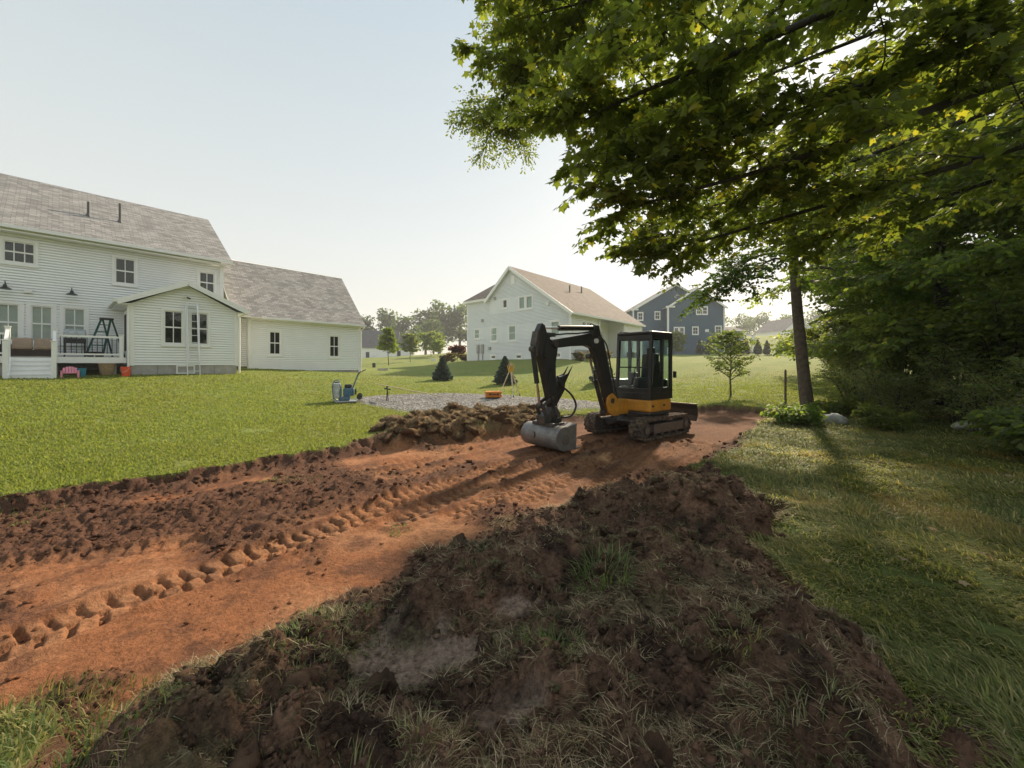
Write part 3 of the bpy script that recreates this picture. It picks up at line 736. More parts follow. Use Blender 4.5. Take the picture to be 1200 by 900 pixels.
def far_house():
    """cape house beyond the lawn: gable wall towards the camera, long brown roof to the right"""
    D = 32.0
    h = empty('grey_gable_house', (4.80, D, 0), HA, 'pale grey gable house with brown roof behind the excavator boom', 'house')
    # local x = away to the right (ridge), local y = left along the gable wall
    F = Matrix(((0, -1, 0, 0), (-1, 0, 0, 12.4), (0, 0, 1, 0), (0, 0, 0, 1)))   # t from the left corner to the right one, outward -x
    T = lambda q: 12.4-q
    wins = [(T(11.36), T(10.62), 4.09, 5.07, 1, 2), (T(9.09), T(8.24), 3.75, 5.1, 1, 2), (T(6.78), T(5.89), 3.73, 5.15, 1, 2), (T(5.54), T(4.82), 6.5, 7.67, 1, 1), (T(4.69), T(3.97), 6.5, 7.67, 1, 1), (T(7.53), T(6.94), 6.79, 7.65, 1, 1),
            (T(9.09), T(8.41), 2.04, 2.46, 1, 1), (T(5.9), T(5.2), 2.04, 2.46, 1, 1), (T(1.6), T(.95), 2.1, 2.55, 1, 1), (T(2.0), T(1.1), 4.0, 5.2, 1, 2)]
    siding(h, F, 12.4, 1.75, 5.9, M_SIDE_G, gable=(3.2, 7.9, 5.94, 10.45, 12.4, 5.85), holes=[(a, c, e, g) for a, c, e, g, _, _ in wins], expo=.12, lo=3.2)
    siding(h, F, 3.2, 1.75, 7.75, M_SIDE_G, holes=[(a, c, e, g) for a, c, e, g, _, _ in wins], expo=.12)
    for k, (a, c, e, g, n, m) in enumerate(wins):
        window(h, F, a+.06, c-.06, e+.06, g-.06, n, m, M_DARKIN if k in (6, 7, 8, 5) else M_BLIND, case=.11)
    v = MB(F); v.box((T(6.46), .01, 8.97), (T(6.0), .05, 9.7)); v.build('gable_vent', M_TRIM, h)
    for q, z in ((8.6, 7.7), (10.3, 5.7), (2.4, 6.6), (9.3, 2.95)):
        MB(F).box((T(q), .01, z), (T(q)+.25, .12, z+.3)).build('wall_vent', M_TRIM if q == 2.4 else M_CONC, h)
    for q in (10.9, 10.3): MB(F).box((T(q), .01, 2.6), (T(q)+.28, .16, 3.5)).build('meter_box', M_CONC, h); MB(F).tube([(T(q)+.14, .06, 1.8), (T(q)+.14, .06, 2.6)], .05, 6).build('conduit', M_CONC, h)
    bars('corner_board', M_TRIM, h, [((-.03, -.03, 1.75), (.16, .16, 5.85))]); bars('corner_board', M_TRIM, h, [((-.03, 12.3, 1.75), (.16, 12.44, 7.8))])
    # long side to the right (facing -y)
    Fs = wall_frame(0, 0, 0)
    siding(h, Fs, 4.6, 1.75, 5.75, M_SIDE_W, expo=.12, holes=[(1.8, 2.3, 4.85, 5.2), (2.5, 3.0, 4.85, 5.2)])
    window(h, Fs, 1.8, 2.3, 4.85, 5.2, 1, 1, M_DARKIN, case=.06); window(h, Fs, 2.55, 3.05, 4.85, 5.2, 1, 1, M_DARKIN, case=.06)
    bars('foundation', M_CONC, h, [((.02, .02, 1.2), (14, 12.3, 1.78))])
    bars('porch_foundation', M_CONC, h, [((.6, -.5, 1.6), (4.3, -.02, 2.75))])
    siding(h, wall_frame(0, 1.6, 0), 12.0, 1.75, 5.75, M_SIDE_W, expo=.12, lo=4.6, holes=[(6.4, 8.6, 2.5, 4.7)])
    window(h, wall_frame(0, 1.6, 0), 6.5, 7.3, 2.6, 4.6, 1, 2, M_DARKIN); window(h, wall_frame(0, 1.6, 0), 7.6, 8.4, 2.6, 4.6, 1, 2, M_DARKIN)
    siding(h, Matrix(((0, 1, 0, 4.6), (1, 0, 0, 0), (0, 0, 1, 0), (0, 0, 0, 1))), 1.6, 1.75, 5.75, M_SIDE_W, expo=.12)
    siding(h, Matrix(((0, -1, 0, 9.6), (1, 0, 0, -.0), (0, 0, 1, 0), (0, 0, 0, 1))), 1.6, 1.75, 5.75, M_SIDE_W, expo=.12)
    siding(h, Fs, 14, 1.75, 5.75, M_SIDE_W, expo=.12, lo=9.6)
    for x in (4.6, 9.6, 13.9): MB().tube([(x, -.12, 5.6), (x, -.12, 1.9)], .07, 8).build('downspout', M_TRIM, h)
    # roofs
    roof_slab(h, [(-.35, -.35, 5.78), (14.3, -.35, 5.78), (14.3, 6.46, 10.58), (-.35, 6.46, 10.58)], M_BROWN_ROOF, th=.14)
    roof_slab(h, [(14.3, 9.6, 7.7), (-.35, 9.6, 7.7), (-.35, 6.46, 10.58), (14.3, 6.46, 10.58)], M_BROWN_ROOF, th=.14)
    roof_slab(h, [(-.3, 12.75, 7.95), (-.3, 9.1, 7.95), (3.2, 7.6, 10.1), (3.2, 11.6, 10.1)], M_BROWN_ROOF, th=.1)
    roof_slab(h, [(-.3, 12.75, 7.95), (3.2, 11.6, 10.1), (9, 11.6, 10.1), (9, 12.75, 7.95)], M_BROWN_ROOF, th=.1)
    bars('soffit', M_TRIM, h, [((-.3, 9.1, 7.72), (.1, 12.7, 7.84))])
    MB().bar((-.37, -.35, 5.62), (-.37, 6.46, 10.42), .05, .26).build('rake_board', M_TRIM, h)
    MB().bar((-.37, 6.46, 10.42), (-.37, 9.6, 7.54), .05, .26).build('rake_board', M_TRIM, h)
    bars('gutter', M_TRIM, h, [((-.3, -.48, 5.6), (14.2, -.35, 5.76))])
    siding(h, Matrix(((0, 1, 0, 14), (1, 0, 0, 0), (0, 0, 1, 0), (0, 0, 0, 1))), 12.4, 1.75, 5.75, M_SIDE_G, gable=(0, 5.75, 6.4, 10.3, 12.4, 7.0), expo=.2)
    for x, y in ((5.6, 3.7), (9.0, 4.4)):
        z = 5.78+(y+.35)*.705; MB().tube([(x, y, z-.1), (x, y, z+.7)], .07, 8).build('vent_pipe', M_PVC, h)
    MB().box((9.75, -1.1, 1.9), (10.6, -.3, 2.75)).build('air_conditioner', M_PVC, h, bevel=.04)
far_house()

def blue_house():
    D = 66.0
    h = empty('blue_house', (20.4, D, 0), R(0), 'slate blue gabled house with white trim beyond the far lawn', 'house')
    # facade towards the camera, local x right; 1 px = D/460 m
    p = D/460; X = lambda x: (x-742.5)*p; Z = lambda y: 1.55+(427-y)*p
    F = wall_frame(0, 0, 0); zb = 2.6
    wl = [(747.5, 754, 366, 375.5), (767.5, 774, 365, 374.5)]
    siding(h, F, X(782), zb, Z(362.5), M_SIDE_B, gable=(0, Z(362.5), X(792), Z(333.5), X(842), Z(362.5)), holes=[(X(a), X(b), Z(d), Z(c)) for a, b, c, d in wl], expo=.16)
    for a, b, c, d in wl: window(h, F, X(a)+.1, X(b)-.1, Z(d)+.1, Z(c)-.1, 2, 2, M_DARKIN, case=.14)
    # front-projecting gable on the right
    F2 = wall_frame(0, -1.6, 0)
    wr = [(811, 817, 361, 370), (818, 824, 361, 370), (785.5, 791, 384.5, 395.5), (791.8, 797.5, 384.5, 395.5), (806.5, 813.5, 384, 393), (832.5, 840, 383, 392), (812, 817.5, 403.5, 412), (828, 834, 403.5, 413)]
    siding(h, F2, X(843), zb, Z(361), M_SIDE_B, gable=(X(779), Z(361), X(811), Z(339.5), X(843), Z(361)), holes=[(X(a), X(b), Z(d), Z(c)) for a, b, c, d in wr], expo=.16, lo=X(779))
    for a, b, c, d in wr: window(h, F2, X(a)+.1, X(b)-.1, Z(d)+.1, Z(c)-.1, 2, 2, M_DARKIN, case=.14)
    bars('corner_board', M_TRIM, h, [((X(778)-.02, -1.68, zb), (X(779)+.1, -1.45, Z(361)))]); bars('corner_board', M_TRIM, h, [((X(842), -1.68, zb), (X(843.5), -1.45, Z(361)))]); bars('corner_board', M_TRIM, h, [((-.1, -.06, zb), (.12, .1, Z(362.5)))])
    siding(h, Matrix(((0, -1, 0, X(779)), (1, 0, 0, -1.6), (0, 0, 1, 0), (0, 0, 0, 1))), 1.6, zb, Z(361), M_SIDE_B, expo=.16)
    siding(h, Matrix(((0, 1, 0, X(843)), (1, 0, 0, -1.6), (0, 0, 1, 0), (0, 0, 0, 1))), 10, zb, Z(361), M_SIDE_B, expo=.16)
    siding(h, Matrix(((0, -1, 0, 0), (1, 0, 0, 0), (0, 0, 1, 0), (0, 0, 0, 1))), 9, zb, Z(362.5), M_SIDE_B, expo=.16)
    def gab(xl, xr, xp, ze, zp, y0, y1):
        for a, b in ((xl, xp), (xr, xp)):
            sx = -.4 if a < b else .4; k = (zp-ze)/abs(b-a)
            roof_slab(h, [(a+sx, y0, ze-.4*k+.15), (b, y0, zp+.15), (b, y1, zp+.15), (a+sx, y1, ze-.4*k+.15)], M_DARK_ROOF, th=.12)
            MB().bar((a+sx, y0-.03, ze-.4*k-.05), (b, y0-.03, zp-.05), .05, .3).build('rake_board', M_TRIM, h)
    gab(0, X(842), X(792), Z(362.5), Z(333.5), -.35, 10); gab(X(779), X(843), X(811), Z(361), Z(339.5), -1.95, 9)
    bars('eave_return', M_TRIM, h, [((X(776), -1.9, Z(362.2)), (X(786), -1.62, Z(360.3)))]); bars('eave_return', M_TRIM, h, [((X(739.5), -.3, Z(363.8)), (X(748), -.02, Z(362)))])
    bars('vent_hood', M_TRIM, h, [((X(821), -1.75, Z(390)), (X(825), -1.62, Z(387)))])
    # low rear wing and stair to the right
    bars('wing', M_SIDE_B, h, [((X(843.6), 2, 2.4), (X(880), 9, Z(386)))]); roof_slab(h, [(X(843), 1.5, Z(386.5)), (X(882), 1.5, Z(386.5)), (X(880), 6, Z(379)), (X(845), 6, Z(379))], M_DARK_ROOF)
    bars('wing', M_SIDE_B, h, [((X(722), 5, 2.4), (-.01, 12, Z(372)))]); roof_slab(h, [(X(720), 4.5, Z(371)), (X(742), 4.5, Z(371)), (X(742), 9, Z(361)), (X(724), 9, Z(361))], M_DARK_ROOF)
    bars('deck_floor', M_TRIM, h, [((X(861), -1.0, Z(400)), (X(879), 2, Z(398.6)))])
    for x in (862, 870, 878): bars('deck_post', M_TRIM, h, [((X(x)-.1, -1, 2.6), (X(x)+.1, -.8, Z(393)))])
    bars('deck_rail', M_TRIM, h, [((X(861), -1, Z(394)), (X(879), -.9, Z(393)))])
    MB().bar((X(879), -.8, Z(394)), (X(889), -.8, Z(407)), .1, .35).build('stair_rail', M_TRIM, h)
blue_house()

def simple_house(name, label, x, y, z, rz, L, Dp, he, hr, wall, roof, wins=2):
    """far house: four walls with gables, pitched roof, windows, door"""
    h = empty(name, (x, y, z), rz, label, 'house', 'houses far across the fields')
    b = MB(); b.prism([(0, -1), (Dp, -1), (Dp, he), (Dp/2, hr), (0, he)], 0, L, 'yz'); b.build('wall', wall, h)
    k = (hr-he)/(Dp/2)
    roof_slab(h, [(-.4, -.4, he-.4*k+.1), (L+.4, -.4, he-.4*k+.1), (L+.4, Dp/2, hr+.1), (-.4, Dp/2, hr+.1)], roof, th=.15)
    roof_slab(h, [(L+.4, Dp+.4, he-.4*k+.1), (-.4, Dp+.4, he-.4*k+.1), (-.4, Dp/2, hr+.1), (L+.4, Dp/2, hr+.1)], roof, th=.15)
    for i in range(wins):
        t = L*(i+.5)/wins
        window(h, wall_frame(0, -.01, 0), t-.5, t+.5, 1.0, 2.4, 1, 2, M_DARKIN, case=.14)
    F = Matrix(((0, -1, 0, -.01), (-1, 0, 0, Dp), (0, 0, 1, 0), (0, 0, 0, 1)))
    window(h, F, Dp*.35, Dp*.35+1, he-.4, he+.9, 1, 2, M_DARKIN, case=.14)
    bars('door', M_DARKIN, h, [((L*.5-.5 if wins % 2 == 0 else L*.2, -.06, 0), (L*.5+.5 if wins % 2 == 0 else L*.2+1, -.02, 2.1))])
    return h
simple_house('distant_house', 'white house with grey roofs half hidden behind the side wing of the white house', -52, 117, 3.2, R(12), 17, 11, 3.6, 9, M_SIDE_W, M_DARK_ROOF, 4)
simple_house('distant_house', 'white garage-like house right of the young trees on the far lawn', -39, 121, 3.6, R(10), 8, 9, 3.2, 7.5, M_SIDE_W, M_DARK_ROOF, 2)
simple_house('distant_house', 'small white gabled house far off between blue house and leaning trunk', 93, 150, 8.6, R(-75), 12, 13, 5.0, 9.6, M_SIDE_W, M_DARK_ROOF, 3)
simple_house('distant_house', 'pale blue house on the crest right of the leaning trunk', 106, 135, 8.2, R(-8), 26, 10, 4.2, 8.6, mat('pale_blue_siding', (.42, .5, .56), .6), M_DARK_ROOF, 5)
# ---------------------------------------------------------------- vegetation
M_LEAF = leaf_mat('leaf', .6, tint=(2.0, 2.0, .75))
M_NEEDLE = leaf_mat('needle', .15, .7, (1, 1, .8))
M_BARK = mat('bark', (.115, .09, .07), .95, var=.35, scale=9, bump=.9, bscale=22)
M_BARK_D = mat('dark_bark', (.05, .042, .036), .95, var=.35, scale=9, bump=.9, bscale=25)

MAPLE = [(0,0),(.10,-.05),(.26,-.10),(.24,.06),(.50,.16),(.34,.30),(.52,.58),(.30,.54),(.20,.60),(.17,.78),(0,1.0)]
def leaf_template(kind):
    if kind == 'maple':
        r = MAPLE[1:-1]; out = [(0, 0)] + r + [(0, 1.0)] + [(-x, y) for x, y in r[::-1]]
        P = [(0, .35)] + out; n = len(out)
        F = [(0, 1+k, 1+(k+1) % n) for k in range(n)]
    elif kind == 'maple_small':
        out = [(0, 0), (.30, -.06), (.28, .12), (.5, .5), (.2, .55), (0, 1), (-.2, .55), (-.5, .5), (-.28, .12), (-.30, -.06)]
        P = [(0, .35)] + out; n = len(out); F = [(0, 1+k, 1+(k+1) % n) for k in range(n)]
    elif kind == 'oval':
        P = [(0, 0), (.26, .35), (.2, .75), (0, 1), (-.2, .75), (-.26, .35)]; F = [(0, 1, 5), (1, 2, 4), (1, 4, 5), (2, 3, 4)]
    elif kind == 'needle':
        P = [(-.08, 0), (.08, 0), (0, 1)]; F = [(0, 1, 2)]
    else:
        P = [(0, 0), (.38, .5), (0, 1), (-.38, .5)]; F = [(0, 1, 2), (0, 2, 3)]
    V = np.array([(x, y, -.25*abs(x)-.18*y*y) for x, y in P]); return V, np.array(F)
def unit(a): return a/(np.linalg.norm(a, axis=-1, keepdims=True)+1e-9)
def leaves_obj(name, P, D, N, S, C, kind, mt, parent):
    """one leaf per row: place, pointing direction, face normal, size, colour"""
    V, F = leaf_template(kind); k = len(V)
    D = unit(D); X = unit(np.cross(D, N)); Z = np.cross(X, D)
    W = P[:, None] + S[:, None, None]*(V[None, :, 0:1]*X[:, None] + V[None, :, 1:2]*D[:, None] + V[None, :, 2:3]*Z[:, None])
    FF = (F[None] + (np.arange(len(P))*k)[:, None, None]).reshape(-1, 3)
    return np_mesh(name, W.reshape(-1, 3), FF, mt, parent, col=np.repeat(C, k, 0))

A = np.array
class Grow:
    def __init__(s, seed):
        s.r = np.random.default_rng(seed); s.wood = MB(); s.P, s.D, s.N, s.S = [], [], [], []
    def path(s, p, d, L, n=6, droop=0., wander=.25):
        pts = [np.array(p, float)]; d = unit(np.array(d, float))
        for k in range(n):
            d = unit(d + s.r.normal(0, wander, 3)/n*1.5 + np.array((0, 0, -droop/n)))
            pts.append(pts[-1] + d*L/n)
        return pts
    def limb(s, pts, r0, r1, n=7):
        m = len(pts); s.wood.tube(pts, [r0 + (r1-r0)*k/(m-1) for k in range(m)], n, caps=False)
    def at(s, pts, t):
        f = t*(len(pts)-1); k = min(int(f), len(pts)-2); a = f-k
        return pts[k]*(1-a)+pts[k+1]*a, unit(pts[k+1]-pts[k])
    def bough(s, pts, r0, nsub, Lsub, size, ntw=7, nl=8, Lt=.45, start=.15, rise=.15, flat=.75, droop=.35, twigs=False):
        """side branches with leafy twigs along a limb"""
        s.limb(pts, r0, max(.008, r0*.15)); r = s.r
        for i in range(nsub):
            t = start + (1-start)*(i+r.random())/nsub
            p, d = s.at(pts, min(t, .999))
            side = unit(np.cross(d, (0, 0, 1)))*(1 if i % 2 else -1)
            dd = unit(d*r.uniform(.3, .9) + side*r.uniform(.4, 1.1) + np.array((0, 0, rise)) + r.normal(0, .2, 3))
            sp = s.path(p, dd, Lsub*r.uniform(.5, 1.15)*(1-.35*t), 4, .25, .35)
            s.limb(sp, max(.006, r0*.26*(1-.6*t)), .004, 4)
            sa = np.array(sp); f = (np.arange(ntw)+r.random(ntw))/ntw*(len(sp)-1.02); k = f.astype(int); q = sa[k] + (sa[k+1]-sa[k])*(f-k)[:, None]
            e = unit(sa[k+1]-sa[k]); sd = unit(np.cross(e, (0, 0, 1)))*np.where(np.arange(ntw) % 2, 1, -1)[:, None]
            td = unit(e*.6 + sd*r.uniform(.3, 1, (ntw, 1)) + r.normal(0, .3, (ntw, 3)))
            Lq = Lt*r.uniform(.6, 1.2, (ntw, 1))
            if twigs:
                for j in range(ntw): s.wood.tube([q[j], q[j]+td[j]*Lq[j]*.5+A((0, 0, .01)), q[j]+td[j]*Lq[j]+A((0, 0, -.05))], [.005, .0035, .002], 3, caps=False)
            u = (np.arange(nl)+.6)/nl
            P = q[:, None] + td[:, None]*Lq[:, None]*u[None, :, None] + np.array((0, 0, -droop*.25))*Lq[:, None]*(u**2)[None, :, None]
            ls = unit(np.cross(td, (0, 0, 1)))[:, None]*np.where(np.arange(nl) % 2, 1, -1)[None, :, None]
            D = td[:, None]*.55 + ls*r.uniform(.5, 1.1, (ntw, nl, 1)) + r.normal(0, .25, (ntw, nl, 3)) + np.array((0, 0, -droop))
            N = np.array((0, 0, flat)) + r.normal(0, .38, (ntw, nl, 3))
            s.P.append((P+ls*.02).reshape(-1, 3)); s.D.append(D.reshape(-1, 3)); s.N.append(N.reshape(-1, 3)); s.S.append(size*r.uniform(.6, 1.15, ntw*nl))
    def finish(s, root, kind, mt, bark, cols, clump=.6, wname='trunk', lname='crown'):
        o = s.wood.build(wname, bark, root, smooth=True, fix=False)
        P = np.concatenate(s.P); n = len(P)
        a = s.r.random(n); b = .5+.5*np.clip(fbm(P[:, 0]+P[:, 2]*.7, P[:, 1]-P[:, 2]*.5, clump, 3, 7)*1.2, -1, 1)
        c0, c1, c2 = (np.array(c) for c in cols)
        C = c0*(1-b[:, None]) + c1*b[:, None]
        C = np.where((a > .94)[:, None], c2, C)*(.8+.4*s.r.random(n))[:, None]
        leaves_obj(lname, P, np.concatenate(s.D), np.concatenate(s.N), np.concatenate(s.S), C, kind, mt, root)
        return n

GREEN = ((.095, .125, .034), (.14, .17, .044), (.26, .25, .05))
DGREEN = ((.115, .162, .052), (.175, .218, .066), (.27, .27, .07))
def bez(*ps, n=10):
    """smooth limb through control points (Catmull-Rom)"""
    P = [A(ps[0])*2-A(ps[1])] + [A(p, float) for p in ps] + [A(ps[-1])*2-A(ps[-2])]; out = []
    for k in range(1, len(P)-2):
        for j in range(4):
            t = j/4; p0, p1, p2, p3 = P[k-1:k+3]
            out.append(.5*((2*p1)+(-p0+p2)*t+(2*p0-5*p1+4*p2-p3)*t*t+(-p0+3*p1-3*p2+p3)*t**3))
    return out + [A(ps[-1], float)]

def near_maple():
    t = empty('maple_tree', (8.6, 3.2, gz(8.6, 3.2)), 0, 'large maple whose long drooping limbs spread overhead at upper right', 'tree')
    g = Grow(3); o = A((8.6, 3.2, 0.))
    tr = [A((0, 0, -.3)), A((.05, 0, 1.5)), A((0, .1, 3.5)), A((-.1, .1, 5.5)), A((.1, .2, 8)), A((.2, .3, 11))]
    g.limb(tr, .36, .12, 12)
    L = [((-.0,.1,4.9),(-2.4,1.0,4.75),(-4.0,1.3,4.3),(-5.3,1.6,3.9),(-6.5,1.9,3.65),(-7.2,2.1,3.5)),
         ((-.0,.1,5.7),(-3.0,.8,5.1),(-4.6,1.2,4.6),(-6.1,1.6,4.15),(-7.25,1.9,3.95)),
         ((-.0,.1,6.3),(-3.4,.4,5.6),(-5.2,.6,5.0),(-6.4,1.0,4.7),(-7.3,1.5,4.6),(-7.7,1.9,4.6)),
         ((-.0,.1,4.5),(-2.6,1.6,4.05),(-4.2,2.4,3.7),(-5.6,3.0,3.4),(-6.5,3.4,3.25)),
         ((.0,.1,7.0),(-3.6,1.8,7.0),(-5.9,2.6,6.8),(-7.6,3.3,6.6),(-8.7,3.6,6.5)),
         ((.0,.2,7.8),(-4.4,1.3,7.2),(-7.0,1.9,6.4),(-8.5,2.2,6.2)),
         ((.0,.2,5.2),(-1.5,2.6,5.2),(-3.0,4.2,5.0),(-4.6,5.4,4.8),(-5.6,6.0,4.6)),
         ((.0,.2,6.6),(-1.4,2.2,6.9),(-3.2,3.9,7.0),(-5.0,5.0,6.8),(-6.6,5.6,6.6)),
         ((.1,.2,8.4),(-1.9,1.8,9.0),(-4.2,3.0,9.2),(-6.2,3.9,8.8)),
         ((.0,.1,4.2),(-1.4,1.7,4.1),(-2.4,3.0,3.9),(-3.4,4.2,3.7))]
    for k, c in enumerate(L):
        pts = bez(*c)
        g.bough(pts, .062 if k < 3 else .05, 23 if k < 6 else 16, 1.5, .122, ntw=14, nl=11, Lt=.45, start=.2, twigs=k < 7, rise=.5 if k < 4 else .15)
    print('maple leaves', g.finish(t, 'maple_small', M_LEAF, M_BARK_D, GREEN))
near_maple()

def overhang_tree():
    t = empty('cherry_tree', (8.2, -1.2, gz(8.2, -1.2)), 0, 'small-leaved tree with a branch tip reaching left of the maple against the sky', 'tree')
    g = Grow(9)
    g.limb([A((0, 0, -.2)), A((0, .1, 3)), A((-.2, .4, 6)), A((-.4, .6, 9))], .22, .08, 10)
    for c in (((-.2,.4,6.0),(-3.0,4.5,7.2),(-6.0,8.0,7.6),(-8.0,9.6,7.0),(-8.7,10.2,6.8)), ((-.3,.5,7.0),(-3.5,5.0,8.4),(-6.4,8.4,8.9),(-8.2,9.8,8.6))):
        g.bough(bez(*c), .05, 30, 1.4, .075, ntw=18, nl=15, Lt=.42, start=.6, flat=.3)
    g.finish(t, 'oval', M_LEAF, M_BARK_D, GREEN)
overhang_tree()

def trunk_tree():
    bx, by = 9.25, 12.3
    t = empty('roadside_tree', (bx, by, gz(bx, by)), 0, 'tree with a slim leaning bare trunk standing at the end of the dirt strip', 'tree')
    g = Grow(21)
    tr = bez((.08, 0, -.2), (0, 0, .15), (-.12, 0, 1.2), (-.3, 0, 3.0), (-.5, 0, 5.4), (-.95, 0, 7.6), (-1.1, .1, 9.5), (-1.0, .2, 11.5))
    n = len(tr); g.wood.tube(tr, [.27, .235, .215, .2] + [.19-.13*k/(n-5) for k in range(n-4)], 12, caps=False)
    for i, c in enumerate((((-.45,0,4.9),(-1.8,-.6,4.7),(-2.9,-1.0,4.1),(-3.8,-1.2,3.3)), ((-.5,0,5.5),(-2.2,-.8,6.0),(-3.8,-1.5,5.8),(-5.0,-2.0,5.2)), ((-.4,0,4.3),(.8,.2,4.5),(2.2,.2,4.0),(3.2,0,3.3)),
              ((-.6,0,6.0),(.9,-.4,6.6),(2.6,-.6,6.2),(3.8,-.6,5.4)), ((-.8,0,6.8),(-2.6,-1.2,7.6),(-4.2,-2.0,7.3),(-5.4,-2.7,6.7)), ((-.9,0,7.6),(-.2,.2,8.8),(1.8,.3,9.4),(3.2,.2,9.2)),
              ((-1,0,8.4),(-2.4,.4,9.8),(-4.0,.9,10.2),(-5.4,1.3,9.8)), ((-.5,0,5.2),(-1.4,-1.8,5.6),(-2.6,-3.0,5.3),(-3.6,-3.8,4.9)), ((-.5,0,5.6),(-.9,1.6,6.4),(-1.6,3.0,6.4)), ((-.4,0,4.6),(-1.6,-.9,4.5),(-2.6,-1.5,4.0),(-3.2,-1.9,3.5)),
              ((-1.05,.1,10),(-1.2,.2,11.4),(-1.6,.2,12.8)), ((-.35,0,4.0),(.6,-.9,3.9),(1.6,-1.5,3.4)))):
        g.bough(bez(*c), .045, 17, 1.35, .105, ntw=11 if i < 2 else 8, nl=9, Lt=.5, start=.15)
    print('trunk tree leaves', g.finish(t, 'maple_small', M_LEAF, M_BARK, ((.055, .098, .022), (.10, .15, .03), (.26, .25, .035))))
trunk_tree()

def wood_tree(x, y, hgt, rad, low, label, seed, n=9, size=.12, cols=DGREEN):
    t = empty('woodland_tree', (x, y, gz(x, y)), 0, label, 'tree', 'trees of the dark wood edge')
    g = Grow(seed); r = g.r
    lean = r.normal(0, .35, 2)
    tr = [A((lean[0]*k/6, lean[1]*k/6, -.3 + (hgt+.3)*k/6)) for k in range(7)]
    g.limb(tr, .05+hgt*.016, .03, 8)
    for k in range(n):
        z = low + (hgt*.96-low)*((k+.3*r.random())/n)
        p, _ = g.at(tr, min(.98, (z+.3)/(hgt+.3)))
        a = k*2.4 + r.normal(0, .3); rr = rad*(1-.45*(z/hgt)**2)*r.uniform(.8, 1.15)
        d = A((math.cos(a), math.sin(a), .25))
        e = p + d*rr + A((0, 0, -.35*rr*.6))
        g.bough(bez(p, p*.55+e*.45+A((0, 0, .25)), e), .045, 12, rad*.45, size, ntw=12, nl=12, Lt=.7, start=.1)
    g.finish(t, 'diamond', M_LEAF, M_BARK_D, cols)
    return t
WT = [(13.2,12.0,11,3.6,1.0,'dark tree nearest right of the leaning trunk, boughs low over shrubs',31),(15.2,14.6,12,4.0,1.0,'dark tree behind the shrubs, its crown meeting the lawn view',32),(13.0,8.6,11,3.4,1.0,'dark tree at the right frame edge above the fern clumps',33),
      (17,17.5,13,4.2,.8,'wood tree farthest back beside the field crest',34),(15.4,10.4,13,4,1.0,'tall shaded tree deep in the wood, right of centre',35),(14.6,6.6,12,3.8,1.0,'shaded tree at far right, crown leaving the frame',36),(19.5,13,14,4.5,.8,'deepest dark tree of the wood, mostly hidden',37),(15.8,17.2,9,2.9,2.0,'light green tree rising just right of the leaning trunk',38),(20,20.5,14,4.5,.8,'back row tree of the wood behind the others',39)]
protos = []
for k, (x, y, hh, rr, lw, lb, sd) in enumerate(WT):
    if k in (0, 1, 2, 7):
        o = wood_tree(x, y, hh, rr, lw, lb, sd, n=16, cols=DGREEN if k != 7 else GREEN, size=.15); protos.append((o, hh))
    else:
        p, ph = protos[k % 3]; o = copy_tree(p); o.location = (x, y, gz(x, y)); o.rotation_euler = (0, 0, k*1.9); o.scale = (hh/ph*1.05,)*3; o['label'] = lb

def shrub(x, y, h, rad, label, seed, size=.07, cols=DGREEN, nst=9, name='shrub', group='undergrowth along the wood edge', kind='oval', nl=9, arch=.5):
    t = empty(name, (x, y, gz(x, y)), 0, label, 'shrub', group)
    g = Grow(seed); r = g.r
    for k in range(nst):
        a = k*2.4+r.normal(0, .4); q = r.uniform(.3, 1)*rad
        e = A((math.cos(a)*q, math.sin(a)*q, h*r.uniform(.6, 1.05)*(1-arch*.4*q/rad)))
        b = A((math.cos(a)*.12, math.sin(a)*.12, -.05))
        g.bough(bez(b, b*.5+e*.5+A((0, 0, h*.18)), e), .014, 9, rad*.55, size, ntw=6, nl=nl, Lt=.32, start=.12, rise=.4, flat=.5)
    g.finish(t, kind, M_LEAF, M_BARK_D, cols, wname='stems', lname='foliage')
SH = [(10.0,11.4,1.5,.9,'feathery shrub right beside the leaning trunk'),(9.9,10.2,1.2,.8,'low reddish-brown shrub behind the pale stones'),(10.6,9.3,1.7,1.0,'taller shrub between stones and wood'),(9.9,8.3,1.3,.9,'weedy shrub in the middle of the undergrowth'),
      (10.2,7.3,1.8,1.0,'tall weedy shrub before the dark trunks'),(9.4,6.6,1.2,.8,'grey-green shrub at the right frame edge'),(11.6,10.0,2.3,1.2,'big shrub under the low boughs'),(11.0,12.8,1.8,1.1,'shrub behind the leaning trunk on the right'),(11.6,7.6,2.4,1.2,'large shrub in deep shade at right'),(12.4,12.4,2.2,1.2,'shrub against the field edge under the boughs'),(13.2,9.0,2.6,1.4,'tallest shrub in the shade of the wood'),(13.8,16.4,2.0,1.6,'round shrub at the field edge by the wood')]
for k, (x, y, h, rr, lb) in enumerate(SH):
    shrub(x, y, h, rr, lb, 60+k, size=(.07 if k % 3 else .05), cols=((.15, .20, .095), (.22, .26, .125), (.28, .21, .11)) if k % 2 == 0 else ((.16, .18, .10), (.21, .24, .115), (.32, .22, .13)))
for k, (x, y, h, rr, lb) in enumerate(((10.9,10.9,3.0,1.3,'tall bush directly right of the leaning trunk, under low boughs'),(11.2,8.9,3.2,1.4,'tall bush in the middle of the wood edge'),(11.3,6.9,3.2,1.4,'tall bush at right, rising behind the undergrowth'),(12.2,13.6,2.8,1.4,'tall bush at the field side of the wood edge'),(10.4,5.6,2.8,1.2,'tall bush cut off by the right frame edge'))):
    shrub(x, y, h, rr, lb, 80+k, size=.115, cols=((.12, .165, .055), (.17, .21, .07), (.24, .24, .07)), nst=12, name='tall_bush', group='tall bushes of the wood edge', nl=12)
